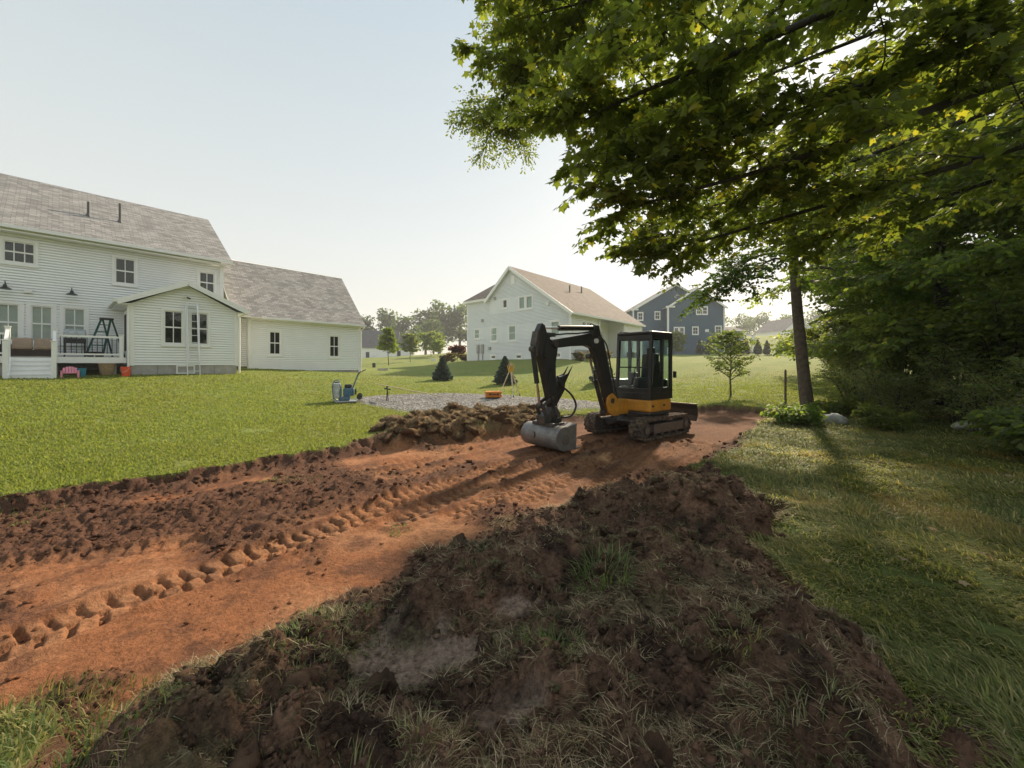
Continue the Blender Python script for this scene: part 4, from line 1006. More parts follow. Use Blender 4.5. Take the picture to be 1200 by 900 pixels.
shrub(8.35, 6.1, .85, .75, 'broad-leaved plant spilling from right frame edge onto grass', 90, size=.12, cols=((.10, .14, .05), (.15, .185, .07), (.2, .22, .09)), nst=9, name='leafy_plant', arch=1.2)
shrub(9.3, 11.3, .35, .45, 'low leafy weed clump at the end of the dirt strip', 91, size=.1, nst=6, name='weed_clump', cols=GREEN)
shrub(7.3, 10.1, .32, .5, 'light green weed patch where grass meets dirt strip', 92, size=.1, nst=7, name='weed_clump', cols=((.10, .16, .04), (.14, .2, .05), (.2, .2, .06)))
shrub(8.75, 9.2, .32, .5, 'mounded green weed before the pale stones', 93, size=.09, nst=8, name='weed_clump', cols=GREEN)

def sapling(x, y, h, label, seed, crown=.32, size=.09, cols=GREEN, name='young_tree', cat='tree', grp='young lawn trees', nb=12, low=.3, sparse=1., kind='diamond', rnd=False):
    t = empty(name, (x, y, gz(x, y)), 0, label, cat, grp)
    g = Grow(seed); r = g.r
    tr = [A((r.normal(0, .012)*h, r.normal(0, .012)*h, h*k/6-.05)) for k in range(7)]
    g.limb(tr, .012*h+.01, .006, 6)
    for k in range(nb):
        f = low+(1-low)*(k+.5)/nb; p, _ = g.at(tr, min(f, .98)); a = k*2.4+r.normal(0, .4)
        w_ = h*crown*(math.sin(math.pi*min(1, (f-low)/(1-low)*.75+.22)) if rnd else (1.15-f)*1.15)
        e = p+A((math.cos(a)*w_, math.sin(a)*w_, w_*.7)); g.bough([p, p*.5+e*.5, e], .006*h+.004, 5, w_*.6, size, ntw=max(1, int(4*sparse)), nl=6, Lt=h*.09, start=.2, rise=.3, flat=.3)
    g.finish(t, kind, M_LEAF, M_BARK, cols)
    return t
sapling(8.4, 15.1, 2.45, 'thin sapling with sparse twiggy crown on lawn beside dirt strip end', 101, .32, .10, ((.09, .13, .045), (.13, .17, .06), (.2, .2, .08)), nb=22, low=.25, sparse=1.3, rnd=True, kind='oval')
sapling(-14.2, 45, 4.2, 'young pear-shaped tree, taller of the two by the white side wing', 102, .26, .3, ((.12, .17, .035), (.17, .21, .045), (.2, .2, .05)), nb=20)
sapling(-15.6, 60, 4.2, 'shorter young tree farther off on the back lawn', 103, .30, .35, ((.10, .14, .035), (.14, .17, .045), (.2, .2, .05)), nb=18, rnd=True)
sapling(-16.5, 80, 4.6, 'pale willow-like bush near the distant road', 104, .5, .5, ((.16, .2, .08), (.2, .24, .1), (.2, .22, .1)), nb=22, low=.12, rnd=True)
sapling(-14.2, 75, 3.0, 'small pale tree right of the willow-like bush', 105, .4, .4, ((.14, .2, .06), (.2, .25, .08), (.2, .22, .1)), nb=14, rnd=True)
sapling(-5.9, 42.5, 1.6, 'dark red ornamental tree beside the grey gable house', 106, .5, .22, ((.07, .025, .025), (.10, .035, .03), (.12, .04, .03)), nb=16, rnd=True)
sapling(24.6, 59, 3.2, 'grey-green bushy tree in front of the blue house', 107, .42, .35, ((.14, .18, .07), (.19, .23, .10), (.2, .22, .1)), nb=22, low=.08, rnd=True)
for k, (x, y, h_) in enumerate(((-7.2, 41.5, .7), (-6.4, 41, .9), (-5.0, 41, .7), (5.3, 30.9, .6), (6.6, 31.5, .7), (7.9, 33, .6))):
    sapling(x, y, h_, ('leftmost', 'middle', 'rightmost')[k % 3]+(' low garden shrub at the left corner of the grey gable house' if k < 3 else ' low garden shrub by the porch of the grey gable house'), 110+k, .7, .16, ((.10, .11, .06), (.22, .16, .10), (.3, .22, .16)), name='garden_shrub', cat='shrub', grp='garden shrubs left' if k < 3 else 'garden shrubs right', nb=12, low=.05, rnd=True)

def conifer(name, label, x, y, h, rad, seed, cols, n=2600, size=.16, grp=None, fastig=False):
    t = empty(name, (x, y, gz(x, y)), 0, label, 'conifer', grp)
    r = np.random.default_rng(seed)
    MB().tube([(0, 0, -.1), (0, 0, h*.5), (0, 0, h)], [.03*h, .02*h, .004], 6).build('trunk', M_BARK, t)
    f = r.random(n)**(1.35 if not fastig else 1.0); a = r.random(n)*2*math.pi
    prof = (1-f)**.85 if not fastig else np.clip((1-f)*1.5, 0, 1)**.8*np.clip(.55+f*4, 0, 1)
    q = rad*prof*np.sqrt(r.uniform(.25, 1, n))*(1+.22*np.sin(a*5+f*40))*(.72+.4*np.abs(np.sin(f*19+a)) if not fastig else 1)
    P = np.stack([np.cos(a)*q, np.sin(a)*q, f*h*.97+.04*h], -1)
    D = np.stack([np.cos(a), np.sin(a), r.normal(.35 if not fastig else 1.8, .35, n)], -1) + r.normal(0, .25, (n, 3))
    N = r.normal(0, 1, (n, 3))
    b = r.random(n)[:, None]; C = (A(cols[0])*(1-b)+A(cols[1])*b)
    leaves_obj('crown', P, D, N, size*r.uniform(.6, 1.2, n)*(1-.4*f), C, 'diamond', M_NEEDLE, t)
    return t
SPR = ((.055, .085, .068), (.10, .14, .118))
conifer('dwarf_spruce', 'small blue-green spruce left of the laser tripod, out on the lawn', -3.9, 22, 1.25, .45, 201, SPR, grp='small lawn spruces')
conifer('dwarf_spruce', 'small spruce directly behind the laser tripod', -.36, 20.3, 1.4, .46, 202, SPR, grp='small lawn spruces')
conifer('dwarf_spruce', 'small dark spruce seen behind the excavator boom', 4.75, 20.6, 1.75, .55, 203, SPR, grp='small lawn spruces')
c0 = None
for k, px in enumerate((820, 831, 863, 875, 887, 900, 912, 924, 952)):
    x = (px-600)/460*58
    if c0 is None:
        c0 = o = conifer('arborvitae', '', x, 58, 2.2, .46, 210, ((.03, .055, .028), (.05, .08, .033)), n=1500, size=.22, grp='row of clipped evergreens at the field edge', fastig=True)
    else:
        o = copy_tree(c0); o.location = (x, 58 + .4*math.sin(k*3), gz(x, 58)); s_ = 1+.12*math.sin(k*7.1); o.scale = (s_, s_, s_*(1+.08*math.cos(k*5))); o.rotation_euler = (0, 0, k*1.1)
    o['label'] = ['leftmost narrow evergreen before the blue house', 'second narrow evergreen before the blue house', 'third narrow evergreen of the row, beside the sapling top', 'fourth narrow evergreen of the row', 'fifth narrow evergreen of the row', 'sixth narrow evergreen, mid row', 'seventh narrow evergreen of the row', 'narrow evergreen just left of the leaning trunk', 'lone narrow evergreen right of the leaning trunk'][k]

def far_tree(x, y, h, rad, label, seed, cols, conif=False, grp='trees along the far horizon'):
    t = empty('distant_tree', (x, y, gz(x, y)), 0, label, 'tree', grp)
    r = np.random.default_rng(seed); n = 1500
    MB().tube([(0, 0, -.5), (.1, 0, h*.4), (0, .1, h*.8)], [.03*h, .02*h, .006*h], 6).build('trunk', M_BARK, t)
    nb = 16; cz = h*(.3+.6*r.random(nb)); ca = r.random(nb)*6.28; cr = rad*.75*r.random(nb)**.5*(1.15-(cz/h)**3)
    k = r.integers(0, nb, n); sc = rad*.42
    u = unit(r.normal(0, 1, (n, 3)))*np.cbrt(r.random((n, 1)))*sc
    P = np.stack([np.cos(ca[k])*cr[k], np.sin(ca[k])*cr[k], cz[k]], -1)+u*A((1, 1, .75))
    if conif:
        f = (P[:, 2]/h).clip(0, 1); P[:, :2] *= (1.25*(1-f)+.1)[:, None]
    D = r.normal(0, 1, (n, 3)); N = r.normal(0, .6, (n, 3))+A((0, 0, 1))
    b = (r.random(n)*.5+.5*((u[:, 2]/sc)*.5+.5))[:, None]
    leaves_obj('crown', P, D, N, .055*h*r.uniform(.7, 1.4, n), A(cols[0])*(1-b)+A(cols[1])*b, 'diamond', M_LEAF, t)
FT = ((.05, .085, .03), (.085, .12, .04))
fl = [(-60,158,17,7),(-52,165,20,7),(-44,160,16,6.5),(-37,168,21,7.5),(-30,162,24,8),(-22,165,23,8),(-14,160,21,7),(-6,168,20,8),(-68,150,16,7),(-26,130,12,5),(-34,135,11,4.5),(90,175,15,7),(100,170,13,6),(112,178,15,7),(124,176,14,7),(80,180,13,6),(140,180,16,8),(160,185,16,8),(60,185,12,7),(40,190,12,8),(20,190,14,8),(5,180,18,8)]
ORD = 'first second third fourth fifth sixth seventh eighth ninth tenth eleventh twelfth'.split()
for k, (x, y, h, rr) in enumerate(fl):
    side = sorted([q[0]/q[1] for q in fl if (q[0] < 0) == (x < 0)]); nth = ORD[side.index(x/y)]
    far_tree(x, y, h, rr, (nth+' hazy tree counted from the left in the far wood left of the grey house' if x < 0 else nth+' hazy tree counted from the left on the skyline behind the grey and blue houses'), 300+k, FT if k % 3 else ((.045, .075, .035), (.07, .10, .04)), grp='far trees left' if x < 0 else 'far trees right')
# ---------------------------------------------------------------- excavator
M_EBLK = mat('excavator_black_paint', (.018, .018, .019), .38, var=.3, scale=5, spec=.5, dirt=(.10, .075, .055), dirt_amt=.16)
M_EGRY = mat('excavator_dark_grey', (.035, .036, .038), .5, var=.25, scale=6, dirt=(.2, .13, .085), dirt_amt=.45)
M_EYEL = mat('excavator_yellow_paint', (.60, .27, .025), .42, var=.10, scale=4, dirt=(.25, .15, .07), dirt_amt=.35)
M_RUB = mat('track_rubber', (.03, .028, .027), .85, var=.3, scale=8, bump=.4, bscale=40, dirt=(.27, .18, .115), dirt_amt=.95)
M_MUDST = mat('muddy_steel', (.14, .125, .11), .6, metal=.3, var=.3, scale=6, dirt=(.22, .14, .09), dirt_amt=.7)
M_BUCK = mat('worn_bucket_steel', (.22, .22, .215), .5, metal=.6, var=.2, scale=5, bump=.15, bscale=25, dirt=(.2, .14, .10), dirt_amt=.45)
M_CHR = mat('chrome_rod', (.75, .75, .75), .15, metal=1, var=.03)
M_CABGL = glass_mat('cab_glass', (.82, .95, .92), .86)
M_HOSE = mat('hydraulic_hose', (.015, .015, .015), .55)
M_SEAT = mat('seat_vinyl', (.02, .02, .021), .6)

def excavator():
    ang = R(218.5); cx, cy = 3.11, 9.70
    zg = -.13
    ex = empty('mini_excavator', (cx, cy, zg), ang, 'black and yellow mini excavator with glazed cab standing on the dirt strip', 'excavator')
    # ---- tracks (x fwd, y left); the dozer blade sits at the rear
    for sy in (-1, 1):
        y0, y1 = (.48, .80) if sy > 0 else (-.80, -.48)
        ym = (y0+y1)/2; r = .225; xa, xb = -.84, .84
        out = []
        n = 10
        for k in range(n+1):
            a = -math.pi/2 + math.pi*k/n; out.append((xb + r*math.cos(a), r + .01 + r*math.sin(a)))
        for k in range(n+1):
            a = math.pi/2 + math.pi*k/n; out.append((xa + r*.96*math.cos(a), r + .01 + r*.96*math.sin(a)))
        b = MB(); m = len(out)
        inn = [(x*(.965), .01+r+(z-.01-r)*.82) for x, z in out]
        i0 = b.pts([(x, y0, z) for x, z in out]); i1 = b.pts([(x, y1, z) for x, z in out]); j0 = b.pts([(x, y0, z) for x, z in inn]); j1 = b.pts([(x, y1, z) for x, z in inn])
        for k in range(m):
            q = (k+1) % m
            b.f += [[i0+k, i0+q, i1+q, i1+k], [j0+k, j1+k, j1+q, j0+q], [i0+k, j0+k, j0+q, i0+q], [i1+k, i1+q, j1+q, j1+k]]
        tr = b.build('track', M_RUB, ex)
        # lugs all round the belt
        per = [0]
        for k in range(m): per.append(per[-1] + math.dist(out[k], out[(k+1) % m]))
        N = 44
        for i in range(N):
            s_ = per[-1]*i/N; k = max(j for j in range(m) if per[j] <= s_); f = (s_-per[k])/(per[k+1]-per[k])
            p, q = Vector((out[k][0], 0, out[k][1])), Vector((out[(k+1) % m][0], 0, out[(k+1) % m][1])); c = p.lerp(q, f); d = (q-p).normalized(); nn = Vector((d.z, 0, -d.x))
            b = MB()
            for (ya, yb, off) in ((y0-.003, ym-.01, 0), (ym+.01, y1+.003, .5)):
                cc = c + d*(per[-1]/N*off); b.bar((cc.x, ya, cc.z), (cc.x, yb, cc.z), .045, .05, up=nn)
            b.build('lug', M_RUB, tr)
        fr = MB(); fr.box((-.72, y0+.04, .15), (.66, y1-.04, .33)); fr.build('track_frame', M_EGRY, ex, bevel=.02)
        sd = MB(); ys = y1-.035 if sy > 0 else y0+.035
        sd.box((-.70, min(ys, ys+.03*sy), .13), (.56, max(ys, ys+.03*sy), .34)); sd.build('side_plate', M_MUDST, ex, bevel=.012)
        for xx, rr, nm in ((.84, .165, 'idler'), (-.84, .165, 'drive_sprocket')):
            MB().tube([(xx, y0+.03, .235), (xx, y1-.03, .235)], rr, 20).build(nm, M_EGRY, ex)
            hb = MB().tube([(xx, y0-.005 if sy < 0 else y1-.02, .235), (xx, y0+.02 if sy < 0 else y1+.005, .235)], .085, 16).build('hub', M_MUDST, ex, bevel=.008)
        for xx in (-.45, -.15, .15, .45):
            MB().tube([(xx, y0+.05, .105), (xx, y1-.05, .105)], .07, 12).build('roller', M_EGRY, ex)
    b = MB(); b.prism([(-.45, .2), (.35, .2), (.48, .32), (.36, .46), (-.36, .46), (-.5, .34)], -.5, .5, 'xz'); b.build('undercarriage_frame', M_EGRY, ex, bevel=.02)
    MB().lathe([(.40, .44), (.42, .46), (.42, .53), (.38, .55)], n=28).build('slew_ring', M_EGRY, ex)
    # front cross arms that show in front of the frame
    for sy in (-1, 1):
        MB().bar((.2, .2*sy, .36), (.62, .50*sy, .26), .16, .12).build('axle_arm', M_EGRY, ex, bevel=.015)
    # ---- blade at the rear
    pr = [(-1.36, .24), (-1.42, .38), (-1.43, .53), (-1.38, .66), (-1.41, .66), (-1.47, .53), (-1.46, .38), (-1.40, .24)]
    bl = MB().prism(pr, -.78, .78, 'xz').build('dozer_blade', M_EBLK, ex, bevel=.006)
    MB().box((-1.43, -.785, .65), (-1.365, .785, .68)).build('top_edge', M_MUDST, bl)
    for sy in (-1, 1):
        MB().bar((-.5, .30*sy, .30), (-1.40, .42*sy, .40), .08, .10).build('blade_arm', M_EGRY, ex, bevel=.01)
    MB().tube([(-.55, 0, .36), (-.95, 0, .42)], .045, 12).build('blade_cylinder', M_EBLK, ex); MB().tube([(-.95, 0, .42), (-1.40, 0, .48)], .022, 10).build('blade_rod', M_CHR, ex)
    # ---- upper body: rounded zero-tail plan
    def plan(off=0., front=.47, r=.78, yl=.64, yr=-.70):
        P = [(front+off, yr+.1-off*.5), (front+off, yl-.03+off)]
        P.append((front-.05, yl+off))
        for k in range(13):
            a = R(62) + R(236)*k/12
            x, y = r*math.cos(a), r*math.sin(a)
            P.append((min(x, front-.06)*1.0*(1+off), max(min(y, yl), yr)*(1+off)))
        P.append((front-.05, yr-off))
        return P
    def slab(name, z0, z1, m, off=0., bevel=.03, **k):
        return MB().prism(plan(off, **k), z0, z1, 'xy').build(name, m, ex, bevel=bevel)
    slab('turntable', .50, .58, M_EGRY, -.03)
    cw = slab('counterweight', .58, .86, M_EYEL, 0, .04)
    for (x, y) in ((-.1, .645), (.38, .65)): MB().box((x-.03, y-.02, .70), (x+.03, y+.012, .745)).build('latch', M_EBLK, cw)
    MB().tube([(.475, -.02, .74), (.49, -.02, .74)], .02, 10).build('latch', M_EBLK, cw)
    # engine hood behind and right of the cab
    hp = [(.30, -.68), (.30, -.36), (-.48, -.36), (-.48, .52), (-.62, .44), (-.74, .2), (-.77, -.1), (-.68, -.38), (-.48, -.6), (-.3, -.69)]
    MB().prism(hp, .86, 1.32, 'xy').build('engine_hood', M_EBLK, ex, bevel=.05)
    # ---- cab
    cab = empty('cab', (0, 0, 0)); cab.parent = ex
    X0, X1, Y0, Y1, Z0, Z1 = -.50, .47, -.33, .63, .86, 2.42
    pw = .075
    fr = MB()
    fr.box((X0, Y0, Z0), (X1, Y1, Z0+.16))
    def col(x, y, xt, w1=pw, w2=pw): fr.prism([(x, Z0+.1), (x+w1, Z0+.1), (xt+w1, Z1-.05), (xt, Z1-.05)], y, y+w2, 'xz')
    for y in (Y0, Y1-pw):
        col(X1-pw, y, X1-pw-.08); col(X0, y, X0); col(-.10, y, -.12, .06)
    for y in (Y0, Y1-.05): fr.box((X0, y, Z1-.14), (X1-.08, y+.05, Z1-.03)); fr.box((X0, y, 1.02), (X1, y+.05, 1.14))
    fr.box((X1-.155, Y0, Z1-.17), (X1-.08, Y1, Z1-.03)); fr.box((X0, Y0, Z1-.14), (X0+.06, Y1, Z1-.03)); fr.box((X1-.07, Y0, 1.0), (X1-.004, Y1, 1.12))
    fr.build('frame', M_EBLK, cab, bevel=.012)
    MB().prism([(X0-.02, Y0+.03), (X0+.03, Y0-.02), (X1-.1, Y0-.02), (X1-.03, Y0+.05), (X1-.03, Y1-.05), (X1-.1, Y1+.02), (X0+.03, Y1+.02), (X0-.02, Y1-.03)], Z1-.045, Z1+.03, 'xy').build('cab_roof', M_EBLK, cab, bevel=.03)
    rb = MB(); rb.tube([(X1-.12, Y0+.06, Z1+.03), (X1-.16, Y0+.06, Z1+.065), (X0+.1, Y0+.06, Z1+.065), (X0+.06, Y0+.06, Z1+.03)], .014, 6); rb.build('roof_rail', M_EBLK, cab)
    # windscreen of two panes, side and rear panes
    MB().quad((X1-.025, Y0+.06, 1.12), (X1-.025, Y1-.06, 1.12), (X1-.065, Y1-.06, 1.60), (X1-.065, Y0+.06, 1.60)).build('windscreen', M_CABGL, cab)
    MB().quad((X1-.07, Y0+.06, 1.62), (X1-.07, Y1-.06, 1.62), (X1-.115, Y1-.06, Z1-.17), (X1-.115, Y0+.06, Z1-.17)).build('windscreen', M_CABGL, cab)
    MB().bar((X1-.062, Y0+.05, 1.61), (X1-.062, Y1-.05, 1.61), .03, .03).build('windscreen_bar', M_EBLK, cab)
    for y in (Y0+.02, Y1-.02):
        MB().quad((-.04, y, 1.14), (X1-.07, y, 1.14), (X1-.14, y, Z1-.14), (-.06, y, Z1-.14)).build('side_pane', M_CABGL, cab)
        MB().quad((X0+.07, y, 1.14), (-.10, y, 1.14), (-.12, y, Z1-.14), (X0+.07, y, Z1-.14)).build('side_pane', M_CABGL, cab)
    MB().quad((X0+.02, Y0+.07, 1.14), (X0+.02, Y1-.07, 1.14), (X0+.02, Y1-.07, Z1-.14), (X0+.02, Y0+.07, Z1-.14)).build('rear_pane', M_CABGL, cab)
    MB().tube([(X1-.045, .10, 1.63), (X1-.09, .10, Z1-.2)], .008, 6).build('wiper', M_EBLK, cab)
    # seat and levers inside
    st = MB(); st.box((-.34, -.10, 1.05), (.10, .38, 1.36)); st.build('seat', M_SEAT, cab, bevel=.05)
    MB().prism([(-.36, 1.3), (-.22, 1.3), (-.28, 1.95), (-.38, 1.95)], -.08, .36, 'xz').build('backrest', M_SEAT, cab, bevel=.04)
    MB().box((-.40, .04, 1.93), (-.30, .24, 2.10)).build('headrest', M_SEAT, cab, bevel=.03)
    for y in (-.16, .44):
        MB().box((-.2, y-.06, 1.2), (.12, y+.06, 1.48)).build('console', M_EGRY, cab, bevel=.02); MB().tube([(.08, y, 1.46), (.12, y, 1.7)], [.012, .02], 8).build('joystick', M_EBLK, cab)
    for y in (.08, .18): MB().tube([(.3, y, 1.0), (.26, y, 1.55), (.22, y, 1.6)], .012, 8).build('travel_lever', M_EBLK, cab)
    # vertical black hoses / door stripe and mirror, handle
    MB().tube([(X1-.02, Y1+.02, 1.2), (X1-.02, Y1+.05, 1.25), (X1-.06, Y1+.05, 1.9), (X1-.06, Y1+.02, 1.95)], .014, 8).build('grab_handle', M_EBLK, cab)
    mir = MB().box((X0+.04, Y1+.05, 1.36), (X0+.09, Y1+.13, 1.52)).build('mirror', M_EBLK, cab, bevel=.015)
    MB().prism([(.02, 1.16), (.36, 1.16), (.34, 1.55), (.16, 1.75), (.02, 1.75)], Y1-.035, Y1-.028, 'xz').build('door_panel', M_EBLK, cab)
    MB().box((-.03, Y1-.005, 1.5), (.07, Y1+.02, 1.55)).build('door_handle', M_EBLK, cab, bevel=.006)
    # ---- swing post and boom, all in the plane y = yb, r measured from x=.85
    yb = -.10; ox = .85
    def B(r, z): return (ox+r, z)
    b = MB(); b.prism([(.40, .50), (.74, .50), (.86, .56), (.86, .80), (.72, .84), (.40, .84)], yb-.13, yb+.13, 'xz'); b.build('boom_bracket', M_EYEL, ex, bevel=.025)
    MB().tube([(.78, yb, .44), (.78, yb, .92)], .075, 16).build('swing_pin', M_EGRY, ex)
    sp = MB(); sp.prism([(.74, .48), (.98, .48), (1.14, .58), (1.20, .78), (1.16, .96), (1.0, 1.02), (.86, .92), (.76, .84)], yb-.11, yb-.05, 'xz'); sp.prism([(.74, .48), (.98, .48), (1.14, .58), (1.20, .78), (1.16, .96), (1.0, 1.02), (.86, .92), (.76, .84)], yb+.05, yb+.11, 'xz'); sp.build('swing_casting', M_EYEL, ex, bevel=.02)
    bo = [(.14, .78), (.06, .90), (.13, 1.22), (.31, 1.80), (.43, 2.20), (.56, 2.36), (.82, 2.38), (1.4, 2.28), (1.98, 2.19), (2.05, 2.10), (2.0, 2.01), (1.5, 2.06), (1.0, 2.09), (.80, 2.04), (.66, 1.80), (.44, 1.30), (.30, .86), (.24, .76)]
    boom = MB().prism([B(*p) for p in bo], yb-.085, yb+.085, 'xz').build('boom', M_EBLK, ex, bevel=.018)
    for r, z, rr in ((.17, .84, .06), (2.0, 2.10, .075), (.62, 2.24, .06), (.86, 2.34, .05)):
        MB().tube([(ox+r, yb-.13, z), (ox+r, yb+.13, z)], rr, 14).build('pivot_pin', M_EGRY, boom)
    # boom lift cylinder in front of the boom, arm cylinder on its back
    def cyl(p, q, f, r, name, y=yb, parent=ex):
        a, c = Vector((ox+p[0], y, p[1])), Vector((ox+q[0], y, q[1])); m = a.lerp(c, f)
        o = MB().tube([a, m], r, 14).build(name, M_EBLK, parent, smooth=False)
        MB().tube([m, c], r*.5, 12).build('rod', M_CHR, o)
        for e in (a, c): MB().tube([(e.x, y-.06, e.z), (e.x, y+.06, e.z)], r*1.1, 12).build('clevis', M_EGRY, o)
        return o
    cyl((.36, .60), (.86, 1.86), .58, .052, 'lift_cylinder')
    cyl((.66, 2.50), (2.30, 2.40), .70, .058, 'arm_cylinder')
    MB().prism([B(.54, 2.34), B(.80, 2.36), B(.74, 2.56), B(.60, 2.56)], yb-.08, yb+.08, 'xz').build('cylinder_bracket', M_EBLK, boom, bevel=.01)
    # ---- arm
    ar = [(2.26, 2.46), (2.34, 2.50), (2.42, 2.36), (2.45, 2.1), (2.41, 1.9), (2.27, 1.45), (2.14, .98), (2.08, .74), (1.98, .70), (1.91, .80), (1.95, 1.2), (1.96, 1.72), (1.90, 2.0), (1.93, 2.13), (2.1, 2.18), (2.2, 2.3)]
    arm = MB().prism([B(*p) for p in ar], yb-.075, yb+.075, 'xz').build('arm', M_EBLK, ex, bevel=.016)
    MB().prism([B(2.46, 2.34), B(2.52, 2.08), B(2.50, 1.84), B(2.45, 1.84), B(2.43, 2.3)], yb-.09, yb+.09, 'xz').build('guard_plate', M_EGRY, arm, bevel=.01)
    cyl((2.53, 1.98), (2.34, .86), .60, .050, 'bucket_cylinder')
    # thumb behind the arm
    th = [(1.90, 1.16), (1.72, 1.30), (1.62, 1.46), (1.46, 1.72), (1.60, 1.56), (1.72, 1.52), (1.84, 1.42), (1.90, 1.40)]
    for y in (yb-.06, yb+.06): MB().prism([B(r, z*.97-.02) for r, z in th], y-.015, y+.015, 'xz').build('thumb', M_EBLK, ex, bevel=.006)
    MB().prism([B(1.90, .86), B(1.68, 1.14), B(1.64, 1.46), B(1.84, 1.42), B(1.92, 1.16)], yb-.05, yb+.05, 'xz').build('thumb_plate', M_EBLK, ex, bevel=.01)
    # linkage, tilt coupler
    for y in (yb-.09, yb+.09):
        MB().bar((ox+2.04, y, 1.02), (ox+2.34, y, .86), .03, .07).build('link', M_EGRY, ex, bevel=.008); MB().bar((ox+2.34, y, .86), (ox+2.24, y, .60), .03, .08).build('link', M_EGRY, ex, bevel=.008)
    cp = MB(); cp.prism([B(1.88, .50), B(2.32, .50), B(2.34, .66), B(2.20, .70), B(2.12, .82), B(1.98, .84), B(1.88, .70)], yb-.12, yb+.12, 'xz'); cp.build('coupler', M_EGRY, ex, bevel=.02)
    MB().tube([(ox+2.06, yb-.26, .55), (ox+2.06, yb+.26, .55)], .075, 14).build('tilt_cylinder', M_EBLK, ex)
    MB().box((ox+1.94, yb-.3, .46), (ox+2.28, yb+.3, .53)).build('mount_plate', M_EGRY, ex, bevel=.012)
    # ---- ditching bucket: smooth rolled shell with end plates, mouth towards the cab
    bw = .52; bc = (2.16, .25); sh = []
    n = 16
    for k in range(n+1):
        a = R(108) - R(212)*k/n
        sh.append((bc[0] + .245*math.cos(a), bc[1] + .235*math.sin(a)))
    lipa, lipb = (bc[0]-.33, .52), (bc[0]-.31, .015)
    outer = [lipa] + sh + [lipb]
    bk = MB(); t_ = .014
    inner = [(bc[0] + (x-bc[0])*.94, bc[1] + (z-bc[1])*.93) for x, z in outer]
    P = [(ox+x, z) for x, z in outer] + [(ox+x, z) for x, z in inner[::-1]]
    bk.prism(P, yb-bw, yb+bw, 'xz'); bko = bk.build('bucket', M_BUCK, ex, bevel=.004)
    for y in (yb-bw, yb+bw-.016):
        MB().prism([(ox+bc[0]+(x-bc[0])*.985, bc[1]+(z-bc[1])*.985) for x, z in outer], y-.001, y+.017, 'xz').build('end_plate', M_BUCK, bko)
        MB().tube([(ox+bc[0]-.02, y-.012, bc[1]-.02), (ox+bc[0]-.02, y+.028, bc[1]-.02)], .10, 20).build('wear_boss', M_MUDST, bko)
    MB().bar((ox+lipb[0]-.03, yb-bw-.01, .035), (ox+lipb[0]-.03, yb+bw+.01, .035), .12, .02).build('cutting_edge', M_MUDST, bko)
    ring = [(ox+bc[0]+.236+.02*math.cos(a), yb-.12+.05*math.cos(a), bc[1]+.03+.055*math.sin(a)) for a in [2*math.pi*k/16 for k in range(17)]]
    MB().tube(ring, .011, 6).build('lifting_eye', M_EGRY, bko)
    # hoses
    def hose(pts, r=.016, name='hose'): MB().tube(bez(*pts), r, 7).build(name, M_HOSE, ex, smooth=True)
    hose([(ox+1.95, yb+.1, 1.45), (ox+1.84, yb+.12, 1.25), (ox+1.58, yb+.14, 1.05), (ox+1.44, yb+.14, .82), (ox+1.58, yb+.14, .62), (ox+1.86, yb+.12, .60)], .022)
    hose([(ox+.58, yb+.10, 2.30), (ox+.40, yb+.13, 2.10), (ox+.24, yb+.12, 1.6), (ox+.05, yb+.1, 1.1), (ox-.1, yb+.06, .82)])
    hose([(ox+.6, yb-.10, 2.34), (ox+.36, yb-.13, 2.2), (ox+.18, yb-.12, 1.6), (ox+.02, yb-.1, 1.1), (ox-.1, yb-.06, .82)])
    hose([(ox+.95, yb+.1, 2.2), (ox+.88, yb+.13, 1.95), (ox+.76, yb+.14, 1.6), (ox+.84, yb+.13, 1.5), (ox+.74, yb+.1, 1.2)])
    hose([(ox+.8, yb+.09, 2.42), (ox+1.3, yb+.1, 2.34), (ox+1.8, yb+.1, 2.30), (ox+2.2, yb+.09, 2.2), (ox+2.3, yb+.09, 1.8)])
    hose([(ox+.75, yb-.06, 2.44), (ox+.68, yb-.1, 2.60), (ox+.55, yb-.1, 2.55), (ox+.46, yb-.1, 2.3)])
    hose([(ox+2.1, yb+.08, 1.6), (ox+2.2, yb+.1, 1.2), (ox+2.1, yb+.14, .9), (ox+2.06, yb+.2, .62)])
    MB().box((ox+1.95, yb-.06, 2.24), (ox+2.2, yb+.06, 2.32)).build('valve_block', M_EGRY, ex, bevel=.01)
    MB().tube([(ox+.74, yb+.085, 2.2), (ox+.74, yb+.13, 2.2)], .055, 14).build('work_lamp', M_TRIM, ex)
excavator()

# ---------------------------------------------------------------- tools and small things
M_WOOD = mat('weathered_wood', (.36, .28, .19), .85, var=.2, scale=12)
M_YEL = mat('yellow_plastic', (.62, .36, .04), .45)
M_ORG = mat('orange_plastic', (.68, .22, .025), .45, var=.06)
M_RED = mat('red_orange_plastic', (.72, .09, .03), .4, var=.05)
M_PINK = mat('pink_plastic', (.75, .28, .36), .5, var=.05)
M_TEAL = mat('teal_plastic', (.03, .22, .30), .5)
M_GRNL = mat('green_fibreglass', (.01, .085, .075), .5)
M_ALU = mat('aluminium', (.72, .73, .72), .35, metal=.8, var=.05)
M_STEELB = mat('blue_painted_steel', (.03, .13, .25), .45, dirt=(.3, .28, .24), dirt_amt=.5)
M_GALV = mat('galvanised_steel', (.48, .52, .55), .45, metal=.5, dirt=(.25, .22, .18), dirt_amt=.5)
M_CUSH = mat('tan_cushion', (.34, .25, .18), .95, var=.1)
M_WICK = mat('dark_wicker', (.05, .035, .028), .8)
M_BRKT = mat('woven_basket', (.30, .21, .11), .9, var=.2, scale=15, bump=.5, bscale=40)
